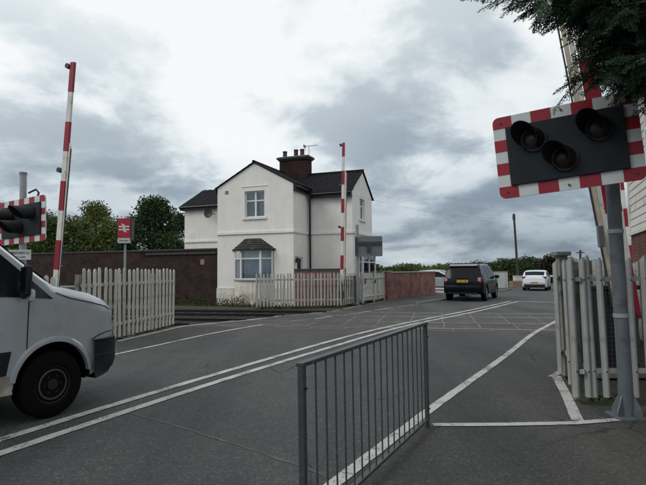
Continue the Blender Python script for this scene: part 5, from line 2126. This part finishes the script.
wcar, wbd = make_car('hatchback_car', 'white hatchback car driving away down the far road', 'car', loc, WH, spec)
for s_ in (1, -1):
    MB().box((-2.06, s_ * .68, .97), (.16, .34, .15), Matrix.Rotation(s_ * R(24), 3, 'Z'), bevel=.03).build('tail_lamp', M['tail'], wcar)
MB().box((-2.16, 0, .37), (.14, 1.46, .22), bevel=.05).build('diffuser', M['van_plastic'], wcar)
MB().box((-2.15, 0, .60), (.14, 1.56, .24), bevel=.05, seg=3).build('rear_bumper', M['white_car'], wcar, smooth=40)
number_plate(wcar, 'YP60 KNR', -2.225, .60)
MB().lathe([(.06, 0), (.06, .01), (.045, .014), (.04, .006)], (0, 0, 0), 'X', 20).build('badge', M['alloy'], wcar, loc=(-2.155, 0, .90))
wcar.scale = (.94, .93, .95)
MB().box((-1.44, 0, 1.40), (.18, 1.10, .03), Matrix.Rotation(R(-10), 3, 'Y'), bevel=.01).build('spoiler', M['white_car'], wcar)

# ---- silver car parked behind the red wall
spec = dict(spec)
spec['paint'] = M['silver_car']
spec['side_glass'] = [[(-1.55, 1.02), (-1.28, 1.33), (-.42, 1.39), (-.40, .98)], [(-.34, .98), (-.36, 1.39), (.12, 1.36), (.82, 1.02), (.82, .97)]]
loc = G(440, 290.3)
loc.z = .012
pcar, pbd = make_car('parked_car', 'silver car parked in the yard behind the end of the red wall', 'car', loc, 118, spec)
for s_ in (1, -1):
    MB().box((-2.06, s_ * .68, .97), (.16, .34, .15), Matrix.Rotation(s_ * R(24), 3, 'Z'), bevel=.03).build('tail_lamp', M['tail'], pcar)
MB().box((-2.15, 0, .60), (.14, 1.56, .24), bevel=.05, seg=3).build('rear_bumper', M['silver_car'], pcar, smooth=40)

# ================================================================== SIGNAL BOX (right edge)
sgo = P(632, 260, 12.6)
sgo.z = 0
SG = 22
# local x runs from the far corner towards the camera, along the road; y towards the building's inside
sgd = Vector((-math.sin(R(SG)), -math.cos(R(SG)), 0))
sg = thing('signal_box', 'white weatherboarded signal box on a brick base behind the right fence', 'signal box', sgo, math.atan2(sgd.y, sgd.x))
# inside is to the right of travel = local +y
SL, SD = 6.0, 3.4
zb_brick = P(634, 234, 12.4).z
MB().box((SL / 2, SD / 2, zb_brick / 2 - .05), (SL, SD, zb_brick + .1)).build('brick_base', M['brick_box'], sg)
zt_box = 5.3
MB().box((SL / 2, SD / 2, (zb_brick + zt_box) / 2), (SL - .06, SD - .06, zt_box - zb_brick)).build('wall_core', M['board'], sg)
bh = .17
nbd = int((zt_box - zb_brick) / bh)
for i in range(nbd):
    z = zb_brick + i * bh
    hi_ = z > 3.6
    x0, x1 = .14, (2.1 if hi_ else SL)
    MB().prism([(x0, .028, z + bh + .01), (x0, -.004, z + bh + .01), (x0, -.020, z + .004), (x0, .028, z + .004)], (x1 - x0, 0, 0)).build('weatherboard', M['board'], sg)
    MB().prism([(.028, .14, z + bh + .01), (-.004, .14, z + bh + .01), (-.020, .14, z + .004), (.028, .14, z + .004)], (0, SD - .2, 0)).build('weatherboard', M['board'], sg)
MB().box((.05, .05, (zb_brick + zt_box) / 2), (.18, .18, zt_box - zb_brick + .02)).build('corner_board', M['board'], sg)
MB().box((SL / 2, .0, zb_brick + .0), (SL + .06, .10, .07)).build('base_trim', M['board'], sg)
for i in range(4):
    wx = 2.35 + i * .9
    wn2 = MB()
    for a in (wx, wx + .8):
        wn2.box((a, -.01, 4.3), (.06, .06, 1.3))
    for z in (3.66, 4.3, 4.95):
        wn2.box((wx + .4, -.008, z), (.80, .05, .06))
    wo = wn2.build('window', M['upvc'], sg)
    MB().box((wx + .4, .014, 4.3), (.76, .008, 1.24)).build('pane', M['car_glass'], wo)
sro = MB()
tiled_slope(sro, (-.35, -.4, zt_box), (SL + .35, -.4, zt_box), (SL - 1.2, SD / 2, zt_box + 1.1), (1.2, SD / 2, zt_box + 1.1), 8, 20)
tiled_slope(sro, (SL + .35, SD + .4, zt_box), (-.35, SD + .4, zt_box), (1.2, SD / 2, zt_box + 1.1), (SL - 1.2, SD / 2, zt_box + 1.1), 8, 20)
tiled_slope(sro, (-.35, SD + .4, zt_box), (-.35, -.4, zt_box), (1.2, SD / 2, zt_box + 1.1), (1.2, SD / 2, zt_box + 1.1), 8, 12)
tiled_slope(sro, (SL + .35, -.4, zt_box), (SL + .35, SD + .4, zt_box), (SL - 1.2, SD / 2, zt_box + 1.1), (SL - 1.2, SD / 2, zt_box + 1.1), 8, 12)
sro.build('roof', M['slate'], sg)

# ================================================================== POLES, FENCE AND SMALL THINGS FAR OFF
tp0 = P(518.5, 284, 50)
tp0.z = -.05
tpt = P(513.8, 213.6, 50) - tp0
tp = thing('telegraph_pole', 'tall dark wooden telegraph pole leaning slightly above the white hatchback', 'pole', tp0)
MB().tube((0, 0, 0), tpt, .125, .09, 12).build('shaft', M['pole_wood'], tp, smooth=40)
MB().box(tpt - Vector((0, 0, .35)), (.22, .26, .5), bevel=.04).build('head_fitting', M['grey_dark'], tp)
tq0 = P(580.6, 285, 60)
tq0.z = -.05
tq = thing('telegraph_pole', 'distant thin pole just above the right palisade fence', 'pole', tq0)
tqt = P(580.3, 250, 60) - tq0
MB().tube((0, 0, 0), tqt, .15, .11, 10).build('shaft', M['pole_wood'], tq, smooth=40)
MB().box(tqt - Vector((0, 0, .3)), (.9, .1, .1)).build('crossarm', M['pole_wood'], tq)


def wire(label, a, b, sag, r=.004):
    pts = []
    for i in range(25):
        u = i / 24
        p = a.lerp(b, u)
        p.z -= sag * 4 * u * (1 - u)
        pts.append(p)
    o0 = Vector(pts[0])
    o = MB().path([p - o0 for p in pts], [r] * 25, 5).build('overhead_wire', M['black_matt'])
    o.location = o0
    tag(o, label, 'wire')


wire('thin overhead wire from the telegraph pole towards the house', tp0 + tpt - Vector((0, 0, .3)), H.W(x2, ss + .4, 5.1), .5)
wire('overhead wire running right from the distant thin pole', tq0 + tqt - Vector((0, 0, .05)), tq0 + tqt + Vector((26, 4, -1.2)), .5)
# low timber trough and pale bin beyond the yard
pt0 = G(511, 287)
pt1 = G(522.5, 286.8)
dv = pt1 - pt0
pln = thing('planter', 'low tan timber planter left of the white hatchback', 'planter', (pt0.x, pt0.y, 0), math.atan2(dv.y, dv.x))
for i in range(3):
    MB().box((dv.length / 2, 0, .08 + i * .17), (dv.length, .5, .155), bevel=.01, seg=1).build('plank', M['timber'], pln)
MB().box((dv.length / 2, 0, .50), (dv.length - .1, .4, .03)).build('soil', M['ground'], pln)
bn = G(519.5, 286)
bx_ = thing('storage_box', 'small white box behind the timber planter', 'box', (bn.x + .3, bn.y + 1.2, 0))
MB().box((0, 0, .42), (.7, .5, .84), bevel=.02).build('body', M['white_wall'], bx_)
MB().box((0, 0, .87), (.76, .56, .06), bevel=.015).build('lid', M['white_wall'], bx_)
pf0, pf1 = P(486, 285, 58), P(560, 285, 60)
pf0.z = pf1.z = 0
rfn = thing('post_and_rail_fence', 'dark post and rail fence in front of the far hedge', 'fence', pf0)
dv = pf1 - pf0
for i in range(8):
    MB().box(dv * (i / 7) + Vector((0, 0, .55)), (.1, .1, 1.2)).build('post', M['dark_wood'], rfn)
for z in (.45, .95):
    MB().beam(Vector((0, 0, z)) + Vector((0, -.06, 0)), dv + Vector((0, -.06, z)), .04, .10).build('rail', M['dark_wood'], rfn)


# ================================================================== VEGETATION
def leaf_cloud(pts, size, rg, up_bias=.3, aspect=.55):
    """leaf quads (folded diamonds) at points"""
    n = len(pts)
    d = rg.normal(size=(n, 3))
    d[:, 2] -= up_bias * .5
    d /= np.linalg.norm(d, axis=1)[:, None]
    a = rg.normal(size=(n, 3))
    s_ = np.cross(d, a)
    s_ /= np.linalg.norm(s_, axis=1)[:, None]
    L_ = size * rg.uniform(.6, 1.35, n)[:, None]
    v = np.empty((n, 4, 3))
    v[:, 0] = pts - d * L_ * .5
    v[:, 1] = pts + s_ * L_ * aspect * .5
    v[:, 2] = pts + d * L_ * .5
    v[:, 3] = pts - s_ * L_ * aspect * .5
    return v.reshape(-1, 3), np.arange(n * 4).reshape(-1, 4)


def np_mesh(name, v, f):
    me = bpy.data.meshes.new(name)
    me.vertices.add(len(v))
    me.vertices.foreach_set('co', np.ascontiguousarray(v, dtype=np.float32).ravel())
    k = f.shape[1]
    me.loops.add(f.size)
    me.loops.foreach_set('vertex_index', f.ravel().astype(np.int32))
    me.polygons.add(len(f))
    me.polygons.foreach_set('loop_start', np.arange(0, f.size, k, dtype=np.int32))
    me.polygons.foreach_set('loop_total', np.full(len(f), k, dtype=np.int32))
    me.update(calc_edges=True)
    return me


def crown_points(rg, blobs, n):
    vol = np.array([b[3] ** 2 for b in blobs])
    idx = rg.choice(len(blobs), n, p=vol / vol.sum())
    B = np.array(blobs)
    d = rg.normal(size=(n, 3))
    d /= np.linalg.norm(d, axis=1)[:, None]
    r = rg.uniform(0, 1, n) ** .45
    # ragged outline: lumps on each blob
    lump = 1 + .22 * np.sin(d[:, 0] * 5 + idx) * np.cos(d[:, 1] * 6 + idx * 2) + .15 * np.sin(d[:, 2] * 9 + idx * 1.7)
    p = B[idx, :3] + d * (r * lump * B[idx, 3])[:, None] * np.array([1, 1, .85])
    return p


def tree(label, base, h, wd, mtl, n, leaf, seed, trunk_r=.16, spire=0.0, group='trees on the skyline', name='tree', low=.18):
    rg = np.random.default_rng(seed)
    h *= 1.02
    t = thing(name, label, 'tree', base, 0, group)
    tk = MB()
    th = h * .62
    bend = rg.normal(0, .04 * h, 2)
    pts = [Vector((bend[0] * u * u, bend[1] * u * u, th * u)) for u in (0, .25, .5, .75, 1)]
    tk.path(pts, [trunk_r * (1.25 - u) for u in (0, .25, .5, .75, .95)], 8)
    blobs = []
    nb = 13
    for i in range(nb):
        u = low + (1 - low) * ((i + .5) / nb)
        prof = math.sin(math.pi * min(1, .18 + .82 * u) ** (1.0 + spire)) ** .75
        ang = i * 2.4 + rg.uniform(-.4, .4)
        rad = wd * .5 * prof * rg.uniform(.45, .8)
        br = wd * rg.uniform(.15, .25) * (1 - .35 * u * spire)
        z = h * u * .95
        blobs.append((rad * math.cos(ang), rad * math.sin(ang), min(z, h - br * .7), br))
        if i % 2 == 0:
            s_ = pts[min(4, int(u * 5))]
            e_ = Vector((rad * .9 * math.cos(ang), rad * .9 * math.sin(ang), z))
            tk.path([s_, s_.lerp(e_, .5) + Vector((0, 0, .1 * h * (1 - u))), e_], [trunk_r * .4, trunk_r * .25, trunk_r * .1], 6)
    blobs.append((bend[0], bend[1], h - wd * .16, wd * .17))
    tk.build('trunk', M['bark'], t, smooth=50)
    n, leaf = int(n * 1.9), leaf * .74
    p = crown_points(rg, blobs, n)
    p[:, 2] = np.maximum(p[:, 2], .1)
    v, f = leaf_cloud(p, leaf, rg)
    put('crown', np_mesh('crown', v, f), mtl, t)
    return t


def at(px_, Y):
    p = P(px_, 280, Y)
    return Vector((p.x, p.y, -.05))


def topz(px_, py_, Y):
    return P(px_, py_, Y).z + .05


# left of the house: behind the sooty wall
TL = [
    (-14, 205, 44, 7.5, 'leaf_b', 'leafy tree at the far left edge behind the signal board', 5200),
    (14, 212, 40, 6.0, 'leaf_a', 'dark green tree behind the left signal board', 4600),
    (36, 210, 42, 6.0, 'leaf_b', 'olive green tree between the left signal and the left barrier', 4200),
    (55, 218, 38, 5.2, 'leaf_a', 'dark bushy tree right behind the left barrier arm', 4200),
    (74, 219, 41, 5.0, 'leaf_b', 'small olive tree just right of the left barrier arm', 3600),
    (94, 203, 46, 5.4, 'leaf_b', 'airy pointed tree left of the red station sign', 6000),
    (112, 219, 43, 5.0, 'leaf_b', 'low olive tree directly behind the red station sign', 3600),
    (154, 199, 37, 5.4, 'leaf_c', 'big dark rounded tree between the station sign and the house', 9500),
    (177, 213, 41, 4.0, 'leaf_c', 'dark tree touching the left corner of the house', 3600),
]
for i, (px_, py_, Y, wd, mt_, lab, n) in enumerate(TL):
    tree(lab, at(px_, Y), topz(px_, py_, Y), wd, M[mt_], n, .26 if px_ != 95 else .2, 100 + i, .16, .6 if px_ == 95 else .0, 'trees behind the sooty wall')
# undergrowth filling under those trees
rg = np.random.default_rng(5)
n = 9000
pp = np.empty((n, 3))
pp[:, 0] = rg.uniform(-36, -8.5, n)
pp[:, 1] = rg.uniform(36, 48, n)
pp[:, 2] = rg.uniform(0, 1, n) ** .7 * (3.9 + .9 * np.sin(pp[:, 0] * 1.3) + .4 * np.sin(pp[:, 0] * 4.1))
v, f = leaf_cloud(pp, .34, rg)
o = put('undergrowth', np_mesh('undergrowth', v, f), M['leaf_a'])
tag(o, 'dark undergrowth under the trees behind the sooty wall', 'bushes', None, 'stuff')

# right distance: hedge and trees along the skyline
TR = [
    (388, 267.0, 95, 3.0, 'leaf_a', 'tiny dark bush above the left end of the red wall', 900),
    (404, 264.6, 80, 6.5, 'leaf_a', 'small dark tree above the middle of the red wall', 1700),
    (420, 266.4, 85, 6.5, 'leaf_b', 'olive bush above the red wall', 1600),
    (436, 266.2, 88, 7.0, 'leaf_b', 'olive bush left of the black car', 1600),
    (450, 265.0, 84, 5.5, 'leaf_b', 'olive tree rising behind the black car window', 1500),
    (479, 261.6, 78, 5.0, 'leaf_c', 'dark domed tree above the roof of the black car', 1800),
    (494, 262.4, 86, 4.5, 'leaf_c', 'dark domed tree right of the black car roof', 1700),
    (504, 259.5, 68, 4.6, 'leaf_a', 'bushy dark tree left of the telegraph pole', 2600),
    (514, 260.8, 74, 4.0, 'leaf_a', 'dark tree directly behind the telegraph pole', 2200),
    (527, 257.6, 66, 5.2, 'leaf_c', 'tall dark tree above the white hatchback', 3200),
    (540, 260.6, 70, 4.6, 'leaf_a', 'dark tree right of the white hatchback roof', 2600),
    (551, 256.4, 58, 4.0, 'leaf_d', 'purple leaved tree beside the right fence post', 2600),
    (566, 258.0, 66, 5.0, 'leaf_a', 'dark tree behind the capped fence post', 2000),
    (586, 261.0, 72, 6.0, 'leaf_a', 'dark tree seen through the right palisade fence', 2000),
    (606, 262.0, 75, 6.0, 'leaf_a', 'dark tree behind the near right signal pole', 1600),
]
for i, (px_, py_, Y, wd, mt_, lab, n) in enumerate(TR):
    tree(lab, at(px_, Y), topz(px_, py_, Y), wd, M[mt_], n, .34, 200 + i, .14, 0, 'trees on the skyline beyond the cars', low=.05)
rg = np.random.default_rng(6)
n = 12000
pp = np.empty((n, 3))
pp[:, 0] = rg.uniform(6, 50, n)
pp[:, 1] = rg.uniform(86, 100, n) - .35 * (pp[:, 0] - 25)
pp[:, 2] = rg.uniform(0, 1, n) ** .8 * (2.25 + .35 * np.sin(pp[:, 0] * .9) + .25 * np.sin(pp[:, 0] * 2.7))
v, f = leaf_cloud(pp, .5, rg)
tag(put('hedge', np_mesh('hedge', v, f), M['leaf_a']), 'long dark hedge along the horizon beyond the cars', 'hedge', None, 'stuff')


# weeds and shrubs along the house foot, fences and verges
def clump(name, label, cat, base, wd, h, n, leaf, mtl, seed, group=None):
    rg = np.random.default_rng(seed)
    p = np.empty((n, 3))
    r = np.sqrt(rg.uniform(0, 1, n)) * wd / 2
    a = rg.uniform(0, 2 * math.pi, n)
    p[:, 0], p[:, 1] = r * np.cos(a), r * np.sin(a) * .6
    p[:, 2] = rg.uniform(0, 1, n) ** 1.2 * h * (1 - .6 * (r / (wd / 2)) ** 2)
    v, f = leaf_cloud(p, leaf, rg, -.5, .4)
    st = MB()
    for k_ in range(5):
        e1 = Vector((rg.uniform(-.3, .3) * wd, rg.uniform(-.2, .2) * wd, h * rg.uniform(.6, .95)))
        st.path([Vector((0, 0, -.06)), e1 * .5 + Vector((0, 0, .02)), e1], [.012, .008, .004], 5)
    t = thing(name, label, cat, base, 0, group)
    st.build('stem', M['bark'], t)
    put('foliage', np_mesh('foliage', v, f), mtl, t)
    return t


for i, (px_, dy, wd, h, lab) in enumerate((
        (178, .7, 1.3, .55, 'low green shrub at the foot of the sooty wall near the left fence'),
        (196, .6, 1.0, .70, 'low shrub at the foot of the sooty wall by the house corner'),
        (206, .8, 1.1, .50, 'leafy weed where the sooty wall meets the house'),
        (222, .6, .9, .55, 'weed clump under the front left corner of the house'),
        (233, .9, .8, .55, 'weed clump left of the bay window plinth'),
        (243, 1.0, .7, .65, 'tall weed in front of the bay window plinth'),
        (262, .9, .8, .40, 'small weed behind the picket fence under the bay window'))):
    x, _z = H.on_y(px_, 300, -dy)
    clump('weed_shrub', lab, 'plant', H.W(x, -dy, -.05), wd, h * .85 + .08, 300, .075, M['weed'], 300 + i, 'weeds along the foot of the house and wall')
# ground cover along fences
rg = np.random.default_rng(9)
cov = []
for a, b, wd, h, n in ((H.W(-8, -1.0), H.W(4.3, -1.0), .9, .16, 2600), (c0 + Vector((0, .2, 0)), c1 + Vector((0, .2, 0)), .3, .30, 1500), (FA + Vector((-.12, 0, 0)), FB + Vector((-.12, 0, 0)), .25, .22, 900),
                       (c1 + Vector((.1, .2, 0)), c2 + Vector((-.1, .2, 0)), .25, .22, 700), (rb + Vector((.2, .25, 0)), rc + Vector((-.3, .2, 0)), .3, .12, 130), (ra + Vector((.15, .1, 0)), rdn, .25, .2, 500)):
    u = rg.uniform(0, 1, n)[:, None]
    A, B_ = np.array(a), np.array(b)
    p = A + (B_ - A) * u
    p[:, 0] += rg.uniform(-wd / 2, wd / 2, n)
    p[:, 1] += rg.uniform(-wd / 2, wd / 2, n)
    p[:, 2] = -.04 + rg.uniform(0, 1, n) ** 1.6 * h * (.5 + .5 * np.sin(p[:, 0] * 5) ** 2)
    cov.append(p)
v, f = leaf_cloud(np.concatenate(cov), .07, rg, -.6, .35)
tag(put('weeds', np_mesh('weeds', v, f), M['weed']), 'scattered weeds along the fences and the house foot', 'weeds', None, 'stuff')


# ---- conifer overhanging the top right corner
def spray_proto(rg):
    """one flat drooping spray: a stalk with alternating twigs, each twig set with narrow scale leaves; length 1 along +x"""
    vs, fs = [], []

    def blade(p, d, ln, wd):
        d = d / np.linalg.norm(d)
        s_ = np.cross(d, np.array([0, 0, 1.0]) + rg.normal(0, .35, 3))
        s_ /= np.linalg.norm(s_)
        i = len(vs)
        vs.extend([p, p + d * ln * .45 + s_ * wd, p + d * ln, p + d * ln * .45 - s_ * wd])
        fs.append((i, i + 1, i + 2, i + 3))
    nt_ = 22
    for i in range(nt_):
        u = .04 + .96 * i / nt_
        p = np.array([u, 0.03 * math.sin(u * 5), -.22 * u * u])
        blade(p, np.array([1, rg.normal(0, .12), -.4 * u]), .10, .016)
        s_ = 1 if i % 2 else -1
        ln = .40 * (1 - u) ** .7 + .07
        ang = R(rg.uniform(32, 48))
        d = np.array([math.cos(ang), s_ * math.sin(ang), -.25 + rg.normal(0, .12)])
        m_ = max(2, int(ln / .055))
        for k_ in range(m_):
            uu = k_ / m_
            q = p + d * ln * uu + np.array([0, 0, -.10 * uu * uu * ln])
            blade(q, d, .09, .015)
            a2_ = R(rg.uniform(28, 46)) * (1 if k_ % 2 else -1)
            d2_ = np.array([d[0] * math.cos(a2_) - d[1] * math.sin(a2_), d[0] * math.sin(a2_) + d[1] * math.cos(a2_), d[2] + rg.normal(0, .15)])
            blade(q, d2_, .085 * (1 - .4 * uu) + .03, .014)
    return np.array(vs), np.array(fs)


rg = np.random.default_rng(21)
protos = [spray_proto(rg) for _ in range(6)]
CT = Vector((4.55, 4.55, -.05))
con = thing('conifer_tree', 'dark conifer overhanging the top right corner above the near signal', 'tree', CT)
con_tk = MB()
con_tk.path([(0, 0, 0), (.03, .02, 2), (0, .05, 4.5), (.02, 0, 7), (0, 0, 9.3)], [.26, .22, .17, .10, .03], 12)
V_, F_, off = [], [], 0


def add_spray(p, d, s_):
    global off
    d = np.array(d) / np.linalg.norm(d)
    upv = np.array([0, 0, 1.0]) + rg.normal(0, .45, 3)
    y = np.cross(upv, d)
    y /= np.linalg.norm(y)
    z = np.cross(d, y)
    v, f = protos[rg.integers(len(protos))]
    V_.append((v * s_) @ np.stack([d, y, z]) + np.array(p))
    F_.append(f + off)
    off += len(v)


def limb(p0, p1, n, s0, droop=.25, start=.25):
    """a limb from the trunk to its tip, sprays along it"""
    p0, p1 = np.array(p0), np.array(p1)
    ax = p1 - p0
    Lx = np.linalg.norm(ax)
    pts = []
    for u in (0, .3, .6, .85, 1):
        q = p0 + ax * u
        q[2] += droop * math.sin(math.pi * u) * .6
        pts.append(Vector(q))
    con_tk.path(pts, [.05, .035, .022, .012, .005], 6)
    for i in range(n):
        u = start + (1 - start) * (i + rg.uniform(0, 1)) / n
        q = p0 + ax * u
        q[2] += droop * math.sin(math.pi * u) * .6
        side = rg.normal(0, .55, 3)
        d = ax / Lx + side * np.array([1, 1, .7]) + np.array([0, 0, -.35])
        add_spray(q, d, s0 * rg.uniform(.7, 1.2))
    for k_ in range(3):
        add_spray(p1 - ax / Lx * .1 * k_, ax / Lx + rg.normal(0, .18, 3) + np.array([0, 0, -.2]), s0 * rg.uniform(.75, 1.05))


def rel(px_, py_, Y):
    p = P(px_, py_, Y) - CT
    return (p.x, p.y, p.z)


# limbs whose tips reach into view
tips = [(484, 1, 4.3), (496, 7, 4.35), (514, 12, 4.2), (526, 18, 4.3), (542, 14, 4.45), (552, 22, 4.3), (508, -22, 4.3), (530, -12, 4.4), (548, -30, 4.5),
        (563, 26, 4.2), (568, 90, 4.35), (582, 66, 4.3), (592, 76, 4.25), (586, 44, 4.4), (604, 84, 4.4), (614, 92, 4.2), (626, 96, 4.35), (638, 98, 4.1), (600, 58, 4.2), (612, 70, 4.3),
        (624, 84, 4.15), (636, 90, 4.4), (650, 108, 4.3), (560, 4, 4.4), (578, 18, 4.6), (592, 24, 4.3), (606, 38, 4.5), (620, 54, 4.4), (634, 66, 4.6), (646, 80, 4.3), (572, -14, 4.2), (598, 2, 4.6),
        (616, 18, 4.3), (632, 34, 4.5), (648, 50, 4.2), (590, -30, 4.4), (612, -14, 4.5), (632, 4, 4.3), (650, 20, 4.5),  (660, 100, 4.2), (626, 66, 4.0), (606, 20, 4.1)]
trg = np.random.default_rng(77)
for k_ in range(120):          # the thick of the crown
    tx_ = trg.uniform(560, 655)
    tips.append((tx_, trg.uniform(-40, max(6, min(88, (tx_ - 560) * 1.9))), trg.uniform(4.1, 4.9)))
for (tx_, ty_, Y) in tips:
    e1 = rel(tx_ + 10, ty_ - 10, Y)
    z0 = e1[2] + rg.uniform(-.15, .35)
    limb((0.02, 0, z0), e1, 17, .27, .22, .42)
# the rest of the crown, all round
for i in range(150):
    z = 2.7 + 6.3 * (i / 150)
    ang = i * 2.399
    rad = 2.5 * (1 - (z - 2.4) / 7.6) ** .8 + .25
    e1 = (rad * math.cos(ang), rad * math.sin(ang), z - .2)
    wp = Vector(e1) + CT
    # do not hang into the view below the photographed outline
    q = wp - CAM
    zc_ = q.dot(fwd)
    if zc_ > .5:
        ix, iy = 323 + F_PX * q.dot(RT) / zc_, 242.5 - F_PX * q.dot(UP) / zc_
        lim = 0 if ix < 566 else (55 if ix < 600 else 76)
        if 300 < ix < 660 and iy > lim - 12 and iy < 500:
            continue
        if ix < 500 and iy > -60:
            continue
    limb((0, 0, z), e1, 11, .42, .2, .35)
con_tk.build('trunk', M['bark'], con, smooth=50)
put('crown', np_mesh('crown', np.concatenate(V_), np.concatenate(F_)), M['conifer'], con)
print('CONIFER QUADS', off // 4)
